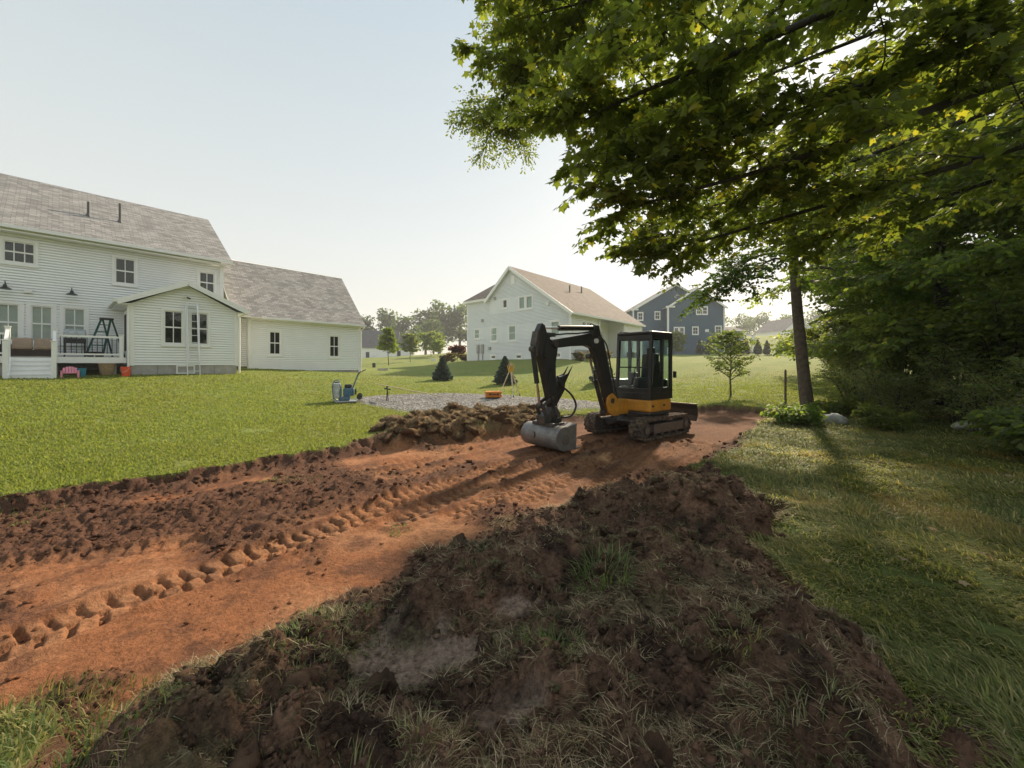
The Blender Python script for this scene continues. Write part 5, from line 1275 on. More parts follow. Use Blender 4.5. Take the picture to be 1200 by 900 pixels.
M_STONE = mat('pale_boulder', (.42, .42, .41), .9, var=.2, scale=5, bump=.6, bscale=14, dirt=(.2, .21, .14), dirt_amt=.5)

def compactor():
    x, y = -5.65, 13.45
    t = empty('plate_compactor', (x, y, gz(x, y)), R(20), 'blue and grey plate compactor parked on the lawn beside the gravel', 'compactor')
    MB().prism([(-.42, .12), (-.34, .02), (.34, .02), (.46, .14), (.44, .17), (.30, .07), (-.30, .07), (-.40, .15)], -.24, .24, 'xz').build('base_plate', M_GALV, t, bevel=.01)
    MB().box((-.26, -.17, .08), (.10, .17, .2)).build('exciter_housing', M_STEELB, t, bevel=.03)
    e = MB().box((-.12, -.16, .22), (.22, .16, .50)).build('engine', M_STEELB, t, bevel=.04)
    MB().box((-.08, -.14, .50), (.16, .14, .62)).build('fuel_tank', M_BLACK, e, bevel=.04); MB().tube([(.24, 0, .36), (.30, 0, .36)], .10, 16).build('recoil_starter', M_BLACK, e)
    w = MB().box((-.44, -.2, .16), (-.22, .2, .66)).build('water_tank', M_GALV, t, bevel=.03)
    MB().tube([(-.33, 0, .66), (-.33, 0, .70)], .05, 12).build('cap', M_BLACK, w)
    for sy in (-1, 1):
        MB().tube(bez((-.40, .22*sy, .08), (-.44, .22*sy, .5), (-.40, .22*sy, .72), (-.28, .2*sy, .74), (-.2, .2*sy, .5), (-.2, .2*sy, .1)), .014, 8).build('frame_tube', M_STEELB, t)
        MB().bar((.05, .18*sy, .14), (.36, .18*sy, .98), .035, .04).build('handle_arm', M_STEELB, t)
    MB().tube(bez((.36, -.2, .96), (.44, -.2, 1.06), (.46, 0, 1.08), (.44, .2, 1.06), (.36, .2, .96)), .018, 8).build('handle', M_BLACK, t)
    MB().tube([(.36, .1, 1.0), (.60, .1, 1.12)], .016, 8).build('grip', M_BLACK, t)
    for sy in (-1, 1): MB().tube([(.40, .25*sy, .20), (.40, .30*sy, .20)], .09, 16).build('transport_wheel', M_BLACK, t)
compactor()

def rake():
    t = empty('landscape_rake', (0, 0, 0), 0, 'long pale pole of a rake lying from compactor to gravel', 'rake')
    a = Vector((-4.75, 13.6, gz(-4.75, 13.6)+.62)); b = Vector((-2.6, 14.9, gz(-2.6, 14.9)+.03))
    MB().tube([a, b], .017, 8).build('handle', mat('pale_ash', (.62, .5, .34), .7), t)
    hd = a.lerp(b, .16)
    MB().bar((hd.x-.15, hd.y+.25, hd.z-.1), (hd.x+.2, hd.y-.3, hd.z-.1), .05, .05).build('rake_head', M_BLACK, t)
    MB().bar((hd.x, hd.y, hd.z-.1), (hd.x+.02, hd.y, hd.z), .04, .04).build('socket', M_BLACK, t)
    for s_ in (-1, 1):
        MB().bar((hd.x+.02, hd.y, hd.z-.08), (hd.x+.02+.05*s_, hd.y-.05*s_, gz(hd.x, hd.y)), .02, .02).build('prop', M_BLACK, t)
rake()

def tripod():
    x, y = -.05, 15.6; z = gz(x, y)
    t = empty('survey_tripod', (x, y, z), .35, 'surveyor tripod carrying a yellow laser level on the gravel', 'tripod')
    for k in range(3):
        a = k*2.094+.4; c, s_ = math.cos(a), math.sin(a)
        l = MB().bar((.07*c, .07*s_, .98), (.30*c, .30*s_, .45), .05, .03, up=(c, s_, 0)).build('leg', mat('tripod_wood', (.62, .52, .36), .6), t)
        MB().bar((.26*c, .26*s_, .52), (.50*c, .50*s_, 0), .022, .022, up=(c, s_, 0)).build('lower_leg', M_ALU, l); MB().bar((.47*c, .47*s_, .08), (.51*c, .51*s_, -.02), .03, .03).build('foot', M_BLACK, l)
    MB().lathe([(.05, .96), (.10, .97), (.10, 1.0), (.06, 1.01)], n=14).build('head', M_YEL, t)
    o = empty('laser_level', (x, y, z+1.01), .3, 'yellow laser level mounted on top of the tripod', 'laser level')
    b = MB(); b.box((-.09, -.08, 0), (.09, .08, .05)); b.prism([(-.08, .05), (.08, .05), (.06, .20), (-.06, .20)], -.075, .075, 'xz'); b.build('body', M_YEL, o, bevel=.012)
    MB().lathe([(.045, .20), (.05, .21), (.05, .27), (.03, .29)], n=14).build('rotor_head', mat('beige_plastic', (.55, .45, .3), .5), o)
    MB().tube(bez((-.1, 0, .05), (-.13, 0, .2), (0, 0, .33), (.13, 0, .2), (.1, 0, .05)), .012, 7).build('carry_handle', M_YEL, o)
    cx, cy = -.72, 15.0
    c = empty('tool_case', (cx, cy, gz(cx, cy)+.02), R(12), 'bright orange hard case lying left of the tripod', 'case')
    MB().box((-.30, -.2, 0), (.30, .2, .13)).build('case_body', M_ORG, c, bevel=.03); MB().box((-.30, -.2, .135), (.30, .2, .23)).build('lid', M_ORG, c, bevel=.03)
    for s_ in (-.15, .15): MB().box((s_-.03, -.215, .09), (s_+.03, -.2, .17)).build('latch', M_BLACK, c)
    MB().tube([(-.08, -.2, .12), (-.08, -.25, .12), (.08, -.25, .12), (.08, -.2, .12)], .012, 6).build('handle', M_BLACK, c)
tripod()

def at_house(s, d, z=0):
    """point in the near house's frame: s along the facade, d out of it"""
    u = Vector((math.cos(HA), math.sin(HA))); n = Vector((u.y, -u.x)); p = Vector((-14.59, 19.8)) + u*s + n*d
    return (p.x, p.y, z)

def house_things():
    DT = 1.84
    # aluminium extension ladder leaning on the bump-out
    p = at_house(-1.66, 2.9); t = empty('extension_ladder', (p[0], p[1], gz(p[0], p[1])), HA, 'aluminium extension ladder leaning on the bump-out between its windows', 'ladder')
    H_ = 3.05; ln = .44
    for x in (-.21, .21): MB().bar((x, 0, 0), (x, ln, H_), .03, .07, up=(0, 1, 0)).build('rail', M_ALU, t)
    for x in (-.17, .17): MB().bar((x, -.045+ln*.17, H_*.2), (x, ln-.05, H_*1.0+.06), .028, .06, up=(0, 1, 0)).build('fly_rail', M_ALU, t)
    for k in range(10): f = (k+.6)/10; MB().tube([(-.21, ln*f, H_*f), (.21, ln*f, H_*f)], .016, 8).build('rung', M_ALU, t)
    # step ladder on the deck
    p = at_house(-4.15, 1.3); t = empty('step_ladder', (p[0], p[1], DT), HA, 'green fibreglass step ladder standing open on the deck', 'step ladder')
    h = 1.52
    for s_ in (-1, 1):
        MB().bar((.13*s_-.02, 0, h), (-.36+.26*s_*.9+.0, -.14, 0), .03, .06).build('front_rail', M_GRNL, t); MB().bar((.13*s_+.02, .03, h), (.36+.2*s_*.9, .2, 0), .03, .05).build('rear_rail', M_GRNL, t)
    MB().box((-.2, -.08, h-.02), (.2, .14, h+.05)).build('cap', M_BLACK, t, bevel=.01)
    for k in range(5):
        f = (k+.7)/5.5; xm = -.02*f+(-.36)*(1-f); w_ = .13*f+.234*(1-f); MB().box((xm-w_, -.14*(1-f)-.05, h*f-.02), (xm+w_, -.14*(1-f)+.05, h*f+.01)).build('step', M_GRNL, t)
    # grill
    p = at_house(-5.0, .75); t = empty('grill', (p[0], p[1], DT), HA, 'dark barbecue grill standing on the deck under a window', 'grill')
    MB().prism([(-.25, .72), (.25, .72), (.27, .9), (.2, 1.02), (-.05, 1.10), (-.25, 1.0)], -.30, .30, 'yz').build('lid', M_GALV, t, bevel=.03)
    MB().box((-.30, -.26, .55), (.30, .26, .715)).build('firebox', M_BLACK, t, bevel=.02)
    for x in (-.27, .27):
        for y in (-.2, .2): MB().bar((x, y, 0), (x, y, .56), .05, .05).build('leg', M_BLACK, t)
    MB().box((-.28, -.22, .1), (.28, .22, .14)).build('shelf', M_BLACK, t); MB().tube([(-.22, -.33, .82), (.22, -.33, .82)], .016, 8).build('handle', M_ALU, t)
    # outdoor sofas (cushions seen above the stairs)
    for s_, lb in ((-6.02, 'tan cushioned outdoor sofa on the deck above the stairs'), (-7.3, 'tan cushioned outdoor seat at the left frame edge on the deck')):
        p = at_house(s_, 1.55); t = empty('outdoor_sofa', (p[0], p[1], DT), HA, lb, 'sofa', 'outdoor seats on the deck')
        MB().box((-.50, -.3, .0), (.50, .35, .24)).build('base', M_WICK, t, bevel=.02)
        for x in (-.25, .25):
            MB().box((x-.24, -.3, .245), (x+.24, .2, .38)).build('seat_cushion', M_CUSH, t, bevel=.04); MB().prism([(.08, .36), (.26, .36), (.34, .66), (.2, .68)], x-.235, x+.235, 'yz').build('back_cushion', M_CUSH, t, bevel=.05)
        for x in (-.53, .53): MB().box((x-.04, -.3, .0), (x+.04, .35, .42)).build('arm_rest', M_WICK, t, bevel=.02)
    # pots and clutter behind the balusters
    for k, (s_, d, lb) in enumerate(((-4.62, 1.9, 'dark clay pot on the deck left of the step ladder'), (-4.40, 1.95, 'second dark pot on the deck, under the step ladder'))):
        p = at_house(s_, d); t = empty('flower_pot', (p[0], p[1], DT), 0, lb, 'pot', 'pots on the deck')
        MB().lathe([(.08, 0), (.13, .16), (.14, .2), (.12, .2), (.11, .15)], n=16).build('pot', M_WICK, t); MB().lathe([(.11, .14), (.02, .17)], n=14).build('soil', M_BARK_D, t)
    # pink toy chair
    p = at_house(-5.15, 2.95); t = empty('child_chair', (p[0], p[1], gz(p[0], p[1])), HA, 'pink plastic child-size garden chair on grass below the deck', 'chair')
    MB().box((-.17, -.16, .15), (.17, .14, .18)).build('seat', M_PINK, t, bevel=.01)
    for k in range(5): x = -.14+.07*k; MB().prism([(.10, .18), (.125, .18), (.21, .40-.012*(k-2)**2), (.185, .40-.012*(k-2)**2)], x-.03, x+.03, 'yz').build('back_slat', M_PINK, t)
    for s_ in (-1, 1):
        MB().box((.2*s_-.035, -.18, .23), (.2*s_+.035, .16, .255)).build('arm_rest', M_PINK, t); MB().bar((.2*s_, -.15, 0), (.2*s_, -.15, .24), .04, .05).build('leg', M_PINK, t); MB().bar((.19*s_, .16, 0), (.19*s_, .13, .24), .04, .05).build('leg', M_PINK, t)
    p = at_house(-4.86, 2.75); t = empty('toy_bucket', (p[0], p[1], gz(p[0], p[1])), 0, 'small teal toy bucket behind the pink chair', 'bucket')
    MB().lathe([(.08, .0), (.12, .30), (.13, .32), (.11, .32), (.07, .05)], n=16).build('pail', M_TEAL, t); MB().tube(bez((-.12, 0, .3), (-.08, 0, .40), (.08, 0, .40), (.12, 0, .3)), .008, 6).build('handle', M_BLACK, t)
    p = at_house(-4.20, 2.3); t = empty('basket', (p[0], p[1], gz(p[0], p[1])), 0, 'brown woven basket tub under the deck edge', 'basket')
    MB().lathe([(.17, 0), (.21, .2), (.225, .42), (.235, .44), (.20, .44), (.19, .2), (.16, .05)], n=20).build('tub', M_BRKT, t); MB().lathe([(.235, .40), (.245, .42), (.235, .45), (.22, .45)], n=20).build('rim', M_BRKT, t)
    p = at_house(-3.72, 2.85); t = empty('bucket', (p[0], p[1], gz(p[0], p[1])), 0, 'red-orange plastic bucket at the corner of the bump-out', 'bucket')
    MB().lathe([(.115, 0), (.15, .34), (.16, .34), (.16, .37), (.14, .37), (.105, .03)], n=20).build('pail', M_RED, t); MB().tube(bez((-.155, 0, .34), (-.12, -.1, .2), (.0, -.15, .17), (.12, -.1, .2), (.155, 0, .34)), .006, 6).build('bail', M_ALU, t)
house_things()

def stake():
    x, y = 8.5, 12.2
    t = empty('wooden_stake', (x, y, gz(x, y)), .3, 'thin wooden stake upright in grass left of the leaning trunk', 'stake')
    MB().box((-.022, -.022, -.2), (.022, .022, 1.22)).build('shaft', M_BARK, t); MB().prism([(-.022, 1.22), (.022, 1.22), (.0, 1.28)], -.022, .022, 'xz').build('tip', M_BARK, t)
stake()

def rock(x, y, rx, ry, rz_, label, seed, name='boulder'):
    bm = bmesh.new(); bmesh.ops.create_icosphere(bm, subdivisions=3, radius=1)
    r = np.random.default_rng(seed); o3 = r.random(3)*50
    for v in bm.verts:
        n = float(noise(A([v.co.x*1.3+o3[0]+v.co.z]), A([v.co.y*1.3+o3[1]-v.co.z*.6]), 3)[0])*.28 + float(noise(A([v.co.x*3.3+o3[0]+v.co.z]), A([v.co.y*3.3+o3[1]]), 5)[0])*.10
        v.co *= 1+n
        v.co.x *= rx; v.co.y *= ry; v.co.z *= rz_
    me = bpy.data.meshes.new(name); bm.to_mesh(me); bm.free(); me.materials.append(M_STONE); me.shade_smooth()
    o = bpy.data.objects.new(name, me); COL.objects.link(o); o.location = (x, y, gz(x, y)+rz_*.35); o.rotation_euler = (0, 0, seed)
    return tag(o, label, 'rock', 'stones at the wood edge')
rock(8.3, 10.1, .30, .22, .18, 'largest pale rounded boulder by the leaning trunk', 5)
rock(7.45, 10.5, .36, .25, .15, 'flat pale stone left of the largest boulder', 6)
rock(7.95, 10.75, .25, .2, .15, 'tan stone between the two pale stones', 7)
rock(9.5, 9.7, .24, .2, .10, 'half buried stone among the shrubs', 8)
rock(10.3, 8.8, .3, .2, .12, 'small stone in shade under the shrubs', 9)

def string_line():
    a, b = (-1.36, 4.2), (.9, 6.15)
    pts = []
    for k in range(13):
        f = k/12; x = a[0]+(b[0]-a[0])*f; y = a[1]+(b[1]-a[1])*f; pts.append((x, y, gz(x, y)+.015))
    o = MB().tube(pts, .0035, 5).build('string_line', mat('pale_twine', (.4, .3, .22), .9), None)
    tag(o, 'thin pale string line lying across the dirt strip', 'string')
string_line()
# small marker boxes out on the back lawn
for k, (x, y, sx, sz, lb, m) in enumerate(((-11.6, 33, .12, .35, 'dark utility post on the lawn right of the side wing', M_BLACK), (-9.2, 28.0, .35, .12, 'low dark utility lid on the back lawn', M_CONC), (-12.4, 62, .4, .3, 'white utility box on the far lawn', M_TRIM))):
    t = empty('utility_box', (x, y, gz(x, y)), .2, lb, 'utility box'); MB().box((-sx, -.12, -.05), (sx, .12, sz)).build('housing', m, t, bevel=.02); MB().box((-sx*1.06, -.13, sz), (sx*1.06, .13, sz+.03)).build('lid', m, t, bevel=.01)
# ---------------------------------------------------------------- grass, clods, torn turf
M_GRASS = leaf_mat('grass_blade', .5, .6, (1.4, 1.4, .8), .25)
M_STRAW = leaf_mat('dry_strand', .2, .8, (1, 1, .9), .15)
def blades(name, X, Y, Z, H, W, lean, phi, C, mt, label=None, seg=2, curl=1.0):
    """curved blades: H length, lean = how far the tip lies over (0 upright .. 1 flat), phi = heading"""
    n = len(X); dx, dy = np.cos(phi), np.sin(phi); px, py = -dy, dx
    rows = []
    for k in range(seg+1):
        t = k/seg; a = lean*math.pi/2*(t**.8)*curl
        r = H*t*np.sin(np.clip(a*.75, 0, 1.5)); h = H*t*np.cos(np.clip(a*.75, 0, 1.5))
        cx, cy, cz = X+dx*r, Y+dy*r, Z+h
        w_ = W*(1-t)**.6/2
        if k < seg:
            rows += [np.stack([cx-px*w_, cy-py*w_, cz], -1), np.stack([cx+px*w_, cy+py*w_, cz], -1)]
        else:
            rows.append(np.stack([cx, cy, cz], -1))
    V = np.stack(rows, 1); m = V.shape[1]; F = []
    for k in range(seg-1): F += [(2*k, 2*k+1, 2*k+3), (2*k, 2*k+3, 2*k+2)]
    F.append((2*seg-2, 2*seg-1, 2*seg)); F = np.array(F)
    FF = (F[None] + (np.arange(n)*m)[:, None, None]).reshape(-1, 3)
    o = np_mesh(name, V.reshape(-1, 3), FF, mt, col=np.repeat(C, m, 0))
    return tag(o, kind='stuff', label=label)
def pick(r, cols, p, n, v=.25):
    c = np.array(cols)[r.choice(len(cols), n, p=p)]; return c*r.uniform(1-v, 1+v, (n, 1))

def long_grass():
    r = np.random.default_rng(5); n = 370000
    D = .9*np.exp(r.random(n)*math.log(13.5/.9)); D = D**1.0
    s = r.uniform(-1.3, 2.25, n); s = np.where((s > 1.65) & (r.random(n) < .35), s-1.2, s); X = s*D; Y = D*1.0
    k = (X > -2.8) & (X < 12) & ((X > 1.0) | ((Y < 1.8) & (r.random(n) < .35))); X, Y = X[k], Y[k]
    z, m = terrain(X, Y); ok = (m['soil'] > .0 - .06*r.random(len(X))) & (Y < 12.5); X, Y, z = X[ok], Y[ok], z[ok]; n = len(X); d = np.hypot(X, Y)
    keep = r.random(n) < ss(-.95, .15, fbm(X, Y, 2.3, 3, 400)+.3*r.random(n)); X, Y, z, d = X[keep], Y[keep], z[keep], d[keep]; n = len(X)
    flow = 2.4*fbm(X, Y, .9, 3, 410) + 2.2; clump = fbm(X, Y, 3.2, 2, 420)
    H = r.uniform(.04, .115, n)*(1+.45*clump)*(.8+.2*ss(0, 6, d)); W = .0045+.0016*d
    ph = flow + r.normal(0, .55, n); lean = np.clip(r.normal(1.1, .28, n)-.25*clump, .1, 1.5)
    yel = ss(.15, .75, fbm(X, Y, .8, 4, 230)+.25*fbm(X, Y, 2.2, 4, 210)+.25*r.random(n)-.1)
    C = pick(r, [(.17, .195, .063), (.235, .255, .085), (.14, .165, .062), (.35, .31, .125), (.48, .40, .2)], [.28, .3, .16, .18, .08], n)
    C = C*(1-yel[:, None]*.7) + np.array((.34, .26, .085))*yel[:, None]*.7
    print('long grass', n)
    blades('meadow_grass', X, Y, z-.006, H, W, lean, ph, C, M_GRASS, 'long matted grass on the right side')
long_grass()

def mown_lawn():
    r = np.random.default_rng(6); n = 430000
    D = 4.0*np.exp(r.random(n)*math.log(27/4.0)); X = r.uniform(-1.8, 1.0, n)*D; Y = D
    z, m = terrain(X, Y)
    ok = (m['soil'] > .02) & (m['sod'] > .02) & (m['grav'] > .06-.15*r.random(n)) & ~((X > 2.6) & (Y < 12.8))
    hx, hy = X+14.59, Y-19.8; u = hx*.656+hy*.755; v = hx*.755-hy*.656       # keep clear of the near house
    ok &= ~((v < .05) & (u < 7.4)) & ~((v < 2.4) & (u < .05) & (u > -3.6)) & ~((v < 2.35) & (u < -3.5))
    ok &= r.random(n) < ss(27, 14, Y)
    ok &= r.random(n) < ss(-1.2, -.1, fbm(X, Y, 1.7, 3, 430)+.5*r.random(n)-.2)
    X, Y, z = X[ok], Y[ok], z[ok]; n = len(X); d = np.hypot(X, Y)
    H = r.uniform(.030, .062, n)*(1+.25*fbm(X, Y, .8, 2, 440)); W = .008+.0025*d
    n1 = fbm(X, Y, .35, 4, 200)+.5*fbm(X, Y, 2.2, 3, 210); b = ss(-.5, .9, n1)[:, None]
    C = pick(r, [(.225, .265, .064), (.26, .29, .075), (.20, .24, .06), (.36, .34, .14)], [.45, .32, .2, .03], n, .12)*(1-.25*b) + np.array((.19, .195, .045))*.25*b
    print('lawn', n)
    blades('lawn_grass', X, Y, z-.004, H, W, np.clip(r.normal(.55, .25, n), 0, 1.2), r.random(n)*6.28, C, M_GRASS, 'short mown grass of the sunny lawn', seg=1)
mown_lawn()

TUFTS = [(.62,2.68,.20,.20,260,'g'),(.22,2.05,.16,.10,240,'g'),(.12,2.25,.14,.09,180,'d'),(-1.1,2.28,.30,.09,420,'g'),(-1.5,2.0,.25,.09,350,'d'),(-1.75,1.55,.35,.11,700,'g'),(-.36,1.5,.08,.10,110,'p'),(1.1,1.9,.15,.14,260,'p'),(1.05,1.42,.13,.13,200,'p'),
         (-.22,2.8,.16,.09,240,'d'),(.3,2.5,.2,.09,220,'d'),(-.75,2.35,.16,.08,150,'d'),(.95,2.5,.2,.10,200,'d'),(1.2,3.0,.25,.10,240,'d'),(.5,3.5,.25,.09,200,'d'),(-.9,1.75,.3,.10,300,'d'),(-.6,1.25,.2,.12,180,'p'),(.75,1.35,.2,.11,160,'d'),(1.6,3.2,.3,.11,260,'d'),
         (-5.6,4.25,.5,.08,300,'g'),(-3.35,5.6,.3,.07,120,'g'),(-2.85,5.6,.25,.07,120,'d'),(-1.35,7.95,.4,.08,150,'d'),(-2.25,8.4,.4,.09,200,'d'),(-1.0,9.0,.4,.09,180,'d'),(.0,9.8,.4,.09,180,'d'),(-2.3,1.72,.4,.10,520,'y'),(-1.95,1.85,.3,.09,350,'y'),(2.0,4.9,.35,.1,260,'d'),(2.75,5.3,.3,.12,260,'g'),(1.35,4.55,.3,.09,200,'d'),(-.55,3.35,.15,.07,110,'d'),(-1.15,4.05,.12,.06,70,'g')]
def torn_turf():
    r = np.random.default_rng(8); parts = []
    for x, y, rad, h, n, k in TUFTS:
        a = r.random(n)*6.28; q = rad*np.sqrt(r.random(n)); X, Y = x+np.cos(a)*q, y+np.sin(a)*q
        cols = {'g': [(.10, .16, .05), (.16, .22, .08), (.24, .26, .12)], 'd': [(.10, .10, .045), (.17, .14, .07), (.08, .11, .04)], 'p': [(.34, .31, .18), (.2, .19, .09), (.13, .15, .06)], 'y': [(.24, .22, .08), (.14, .17, .05), (.36, .30, .13)]}[k]
        parts.append((X, Y, r.uniform(.5, 1.2, n)*h*(.75 if k in 'dp' else .85), a+r.normal(0, .6, n), np.clip(r.normal(1.0 if k in 'dp' else .8, .3, n), .1, 1.45), pick(r, cols, [.4, .35, .25], n)))
    # sod lumps carry short grass
    n = 16000; X = r.uniform(-3, 1.4, n); Y = r.uniform(7.8, 12.6, n); _, m = terrain(X, Y); k = (m['sod'] < -.05) & (r.random(n) < ss(-.2, .6, fbm(X, Y, 1.6, 3, 500)+.2)); X, Y = X[k], Y[k]; n = len(X)
    parts.append((X, Y, r.uniform(.025, .055, n), r.random(n)*6.28, np.clip(r.normal(.9, .3, n), .1, 1.4), pick(r, [(.2, .16, .075), (.14, .11, .055), (.26, .18, .095)], [.35, .35, .3], n)))
    X, Y, H, ph, ln, C = (np.concatenate([p[i] for p in parts]) for i in range(6))
    z, _ = terrain(X, Y)
    blades('torn_turf', X, Y, z-.005, H, .004+.0012*Y, ln, ph, C, M_GRASS, 'tufts of torn grass on the heap and soil')
    # dry roots and straw lying over the heap
    n = 130000; X = r.uniform(-2.2, 3.0, n); Y = .8*np.exp(r.random(n)*math.log(5.6/.8)); z, m = terrain(X, Y)
    k = (m['heap'] < .05) & (m['clay'] < .4) & (r.random(n) < ss(-.3, .55, fbm(X, Y, 2.6, 4, 510, .65))); X, Y, z = X[k], Y[k], z[k]; n = len(X); print('straw', n)
    blades('dry_roots', X, Y, z+.004, r.uniform(.03, .13, n), .0018+.0007*Y, r.uniform(1.25, 2.0, n), 2.4*fbm(X, Y, 2.2, 2, 530)+r.normal(2.2, .9, n), pick(r, [(.26, .185, .11), (.11, .075, .045), (.44, .35, .22), (.18, .165, .08)], [.36, .28, .19, .17], n), M_STRAW, 'dry roots and straw on the heap', curl=1.25)
torn_turf()

def clods():
    bm = bmesh.new(); bmesh.ops.create_icosphere(bm, subdivisions=1, radius=1); T = np.array([v.co[:] for v in bm.verts]); bm.faces.ensure_lookup_table(); F = np.array([[v.index for v in f.verts] for f in bm.faces]); bm.free()
    r = np.random.default_rng(12)
    def emit(name, X, Y, z, S, C, T, F, label):
        n = len(X); k = len(T)
        Q = T[None]*(1+.28*r.normal(0, 1, (n, k, 1)))*S[:, None, None]*np.stack([r.uniform(.8, 1.4, n), r.uniform(.8, 1.4, n), r.uniform(.55, .9, n)], -1)[:, None]
        a = r.random(n)*6.28; c, s = np.cos(a)[:, None], np.sin(a)[:, None]
        W = np.stack([X[:, None]+Q[..., 0]*c-Q[..., 1]*s, Y[:, None]+Q[..., 0]*s+Q[..., 1]*c, z[:, None]+Q[..., 2]+S[:, None]*.15], -1)
        tag(np_mesh(name, W.reshape(-1, 3), (F[None]+(np.arange(n)*k)[:, None, None]).reshape(-1, 3), M_HEAP, col=np.repeat(C, k, 0), smooth=True), label, kind='stuff')
    n = 60000; Y = .9*np.exp(r.random(n)*math.log(9.5/.9)); X = r.uniform(-1.45, 1.0, n)*Y; z, m = terrain(X, Y)
    pr = .55*(m['heap'] < .0)*(1-m['clay'])*ss(-.4, .5, fbm(X, Y, 2.6, 2, 600)) + .75*m['loose']*(m['heap'] > 0) + .6*m['lip']*(m['soil'] < .02)*ss(12, 8, Y) + .02*(m['soil'] < -.1)
    k = r.random(n) < pr*.5; X, Y, z = X[k], Y[k], z[k]; m = {q: v[k] for q, v in m.items()}; n = len(X); print('clods', n)
    S = (.003+.014*r.random(n)**4)*(1+.26*Y)
    col = ground_colour(X, Y, m)*r.uniform(.75, 1.2, (n, 1))
    emit('soil_clods', X, Y, z, S, col, T, F, 'loose crumbs of soil on heap and dirt strip')
    g = (1+5**.5)/2; T0 = unit(A([(-1,g,0),(1,g,0),(-1,-g,0),(1,-g,0),(0,-1,g),(0,1,g),(0,-1,-g),(0,1,-g),(g,0,-1),(g,0,1),(-g,0,-1),(-g,0,1)]))
    F0 = A([(0,11,5),(0,5,1),(0,1,7),(0,7,10),(0,10,11),(1,5,9),(5,11,4),(11,10,2),(10,7,6),(7,1,8),(3,9,4),(3,4,2),(3,2,6),(3,6,8),(3,8,9),(4,9,5),(2,4,11),(6,2,10),(8,6,7),(9,8,1)])
    n = 30000; X = r.uniform(-2.1, 3.0, n); Y = .9*np.exp(r.random(n)*math.log(5.4/.9)); z, m = terrain(X, Y)
    k = (m['heap'] < 0) & (r.random(n) < .25+.75*ss(-.3, .4, fbm(X, Y, 3.1, 3, 620)))*(1-m['clay']*.8 > r.random(n)); X, Y, z = X[k], Y[k], z[k]; m = {q: v[k] for q, v in m.items()}; n = len(X); print('crumbs', n)
    emit('soil_crumbs', X, Y, z, (.004+.008*r.random(n)**2)*(.7+.3*Y), ground_colour(X, Y, m)*r.uniform(.65, 1.15, (n, 1)), T0, F0, 'fine crumbs of dark soil covering the heap')
clods()
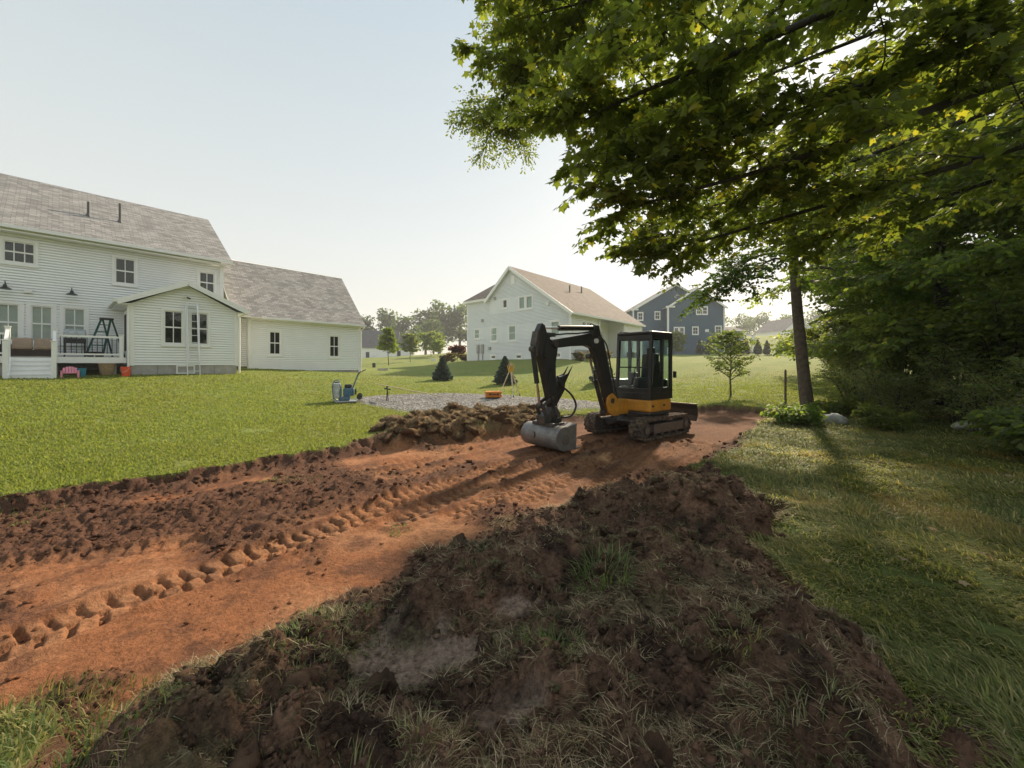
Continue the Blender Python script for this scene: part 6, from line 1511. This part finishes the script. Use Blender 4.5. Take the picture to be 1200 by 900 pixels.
def sod_lumps():
    """torn lumps of sod lying on the heap and in the sod pile; a few shapes shared by all"""
    r = np.random.default_rng(33); protos = {}
    for kind in ('heap', 'sod'):
        protos[kind] = []
        for v in range(7):
            bm = bmesh.new(); bmesh.ops.create_icosphere(bm, subdivisions=3, radius=1); T = np.array([q.co[:] for q in bm.verts]); F = np.array([[q.index for q in f.verts] for f in bm.faces]); bm.free()
            o = r.random(2)*90
            n1 = fbm(T[:, 0]*1.1+T[:, 2]*.9+o[0], T[:, 1]*1.1-T[:, 2]*.7+o[1], 1.0, 4, 700, .6); n2 = np.abs(fbm(T[:, 0]*3+T[:, 2]*2.3+o[0], T[:, 1]*3-T[:, 2]*1.9+o[1], 1.0, 3, 710, .6))
            n3 = np.abs(fbm(T[:, 0]*7+T[:, 2]*5.3+o[0], T[:, 1]*7-T[:, 2]*4.1+o[1], 1.0, 2, 720, .6))
            V = T*np.clip(1+.40*n1+.46*n2+.30*n3-.3, .45, 1.5)[:, None]*A((1.25, 1.0, .55))
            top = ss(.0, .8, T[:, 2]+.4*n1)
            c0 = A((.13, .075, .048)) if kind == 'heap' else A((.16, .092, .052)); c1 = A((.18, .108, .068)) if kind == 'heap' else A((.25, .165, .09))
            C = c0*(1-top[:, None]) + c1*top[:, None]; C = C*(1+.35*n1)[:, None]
            oo = np_mesh('sod_lump', V, F, M_HEAP, col=np.clip(C, .02, 1), smooth=True); me = oo.data; bpy.data.objects.remove(oo); protos[kind].append(me)
    H = bpy.data.objects['topsoil_heap']; P = bpy.data.objects['sod_pile']; spots = {}
    for kind, par, num, box, (s0, s1) in (('heap', H, 240, (-1.9, 2.9, 1.0, 5.0), (.02, .07)), ('sod', P, 230, (-3.2, 1.3, 7.9, 12.4), (.06, .19))):
        n = 6000; X = r.uniform(box[0], box[1], n); Y = r.uniform(box[2], box[3], n); z, m = terrain(X, Y)
        k = np.where((m[kind] < -.06) & (m['clay'] < .2) & (np.hypot(X, Y) > 1.35))[0][:num]; S = s0+(s1-s0)*r.random(len(k))**2.2
        spots[kind] = (X[k], Y[k], z[k], S)
        for i, j in enumerate(k):
            o = bpy.data.objects.new('sod_lump', protos[kind][i % 7]); COL.objects.link(o); o.parent = par
            o.location = (X[j], Y[j], z[j]+S[i]*.12); o.scale = (S[i],)*3; o.rotation_euler = (r.normal(0, .35), r.normal(0, .35), r.random()*6.28)
    # dry grass hanging on the lumps
    parts = []
    for kind, cols in (('heap', [(.16, .13, .07), (.24, .19, .11), (.11, .12, .05)]), ('sod', [(.26, .19, .10), (.18, .13, .07), (.17, .15, .07)])):
        X, Y, z, S = spots[kind]; q = np.repeat(np.arange(len(X)), 46 if kind == 'heap' else 60); n = len(q)
        a = r.random(n)*6.28; rr = np.sqrt(r.random(n))*.95; k = r.random(len(X))[q] < .7
        parts.append(tuple(v[k] for v in (X[q]+np.cos(a)*rr*S[q], Y[q]+np.sin(a)*rr*S[q], z[q]+S[q]*(.12+.58*np.sqrt(1-rr*rr*.98)), S[q]*r.uniform(.3, .8, n)+.015, a+r.normal(0, .7, n), pick(r, cols, [.4, .3, .3], n), .002+.0009*Y[q])))
    X, Y, z, H_, ph, C, W = (np.concatenate([p[i] for p in parts]) for i in range(7))
    blades('sod_grass', X, Y, z, H_, W, np.clip(r.normal(1.3, .3, len(X)), .5, 2), ph, C, M_STRAW, 'dry grass hanging on torn sod lumps')
sod_lumps()
def fallen_leaves():
    r = np.random.default_rng(15); n = 70; X = r.uniform(1.5, 8, n); Y = r.uniform(1.5, 9, n); z, m = terrain(X, Y); k = m['soil'] > .1; X, Y, z = X[k], Y[k], z[k]; n = len(X)
    o = leaves_obj('fallen_leaves', np.stack([X, Y, z+.07], -1), r.normal(0, 1, (n, 3))*A((1, 1, .15)), r.normal(0, .35, (n, 3))+A((0, 0, 1)), r.uniform(.04, .085, n), pick(r, [(.28, .21, .12), (.2, .13, .065), (.34, .29, .2)], [.5, .3, .2], n), 'maple_small', M_STRAW, None)
    tag(o, 'dry fallen leaves scattered on the grass', kind='stuff')
fallen_leaves()
# ---------------------------------------------------------------- smoky air
hz = bpy.data.materials.new('smoky_air'); hz.use_nodes = True
hz.node_tree.nodes.clear()
_o = hz.node_tree.nodes.new('ShaderNodeOutputMaterial'); _v = hz.node_tree.nodes.new('ShaderNodeVolumePrincipled')
_v.inputs['Color'].default_value = (.93, .95, .97, 1); _v.inputs['Density'].default_value = .0009; _v.inputs['Anisotropy'].default_value = .35
hz.node_tree.links.new(_v.outputs[0], _o.inputs['Volume'])
tag(MB().box((-480, -150, -14), (480, 330, 46)).build('haze', hz), kind='stuff')
scene.cycles.volume_bounces = 0
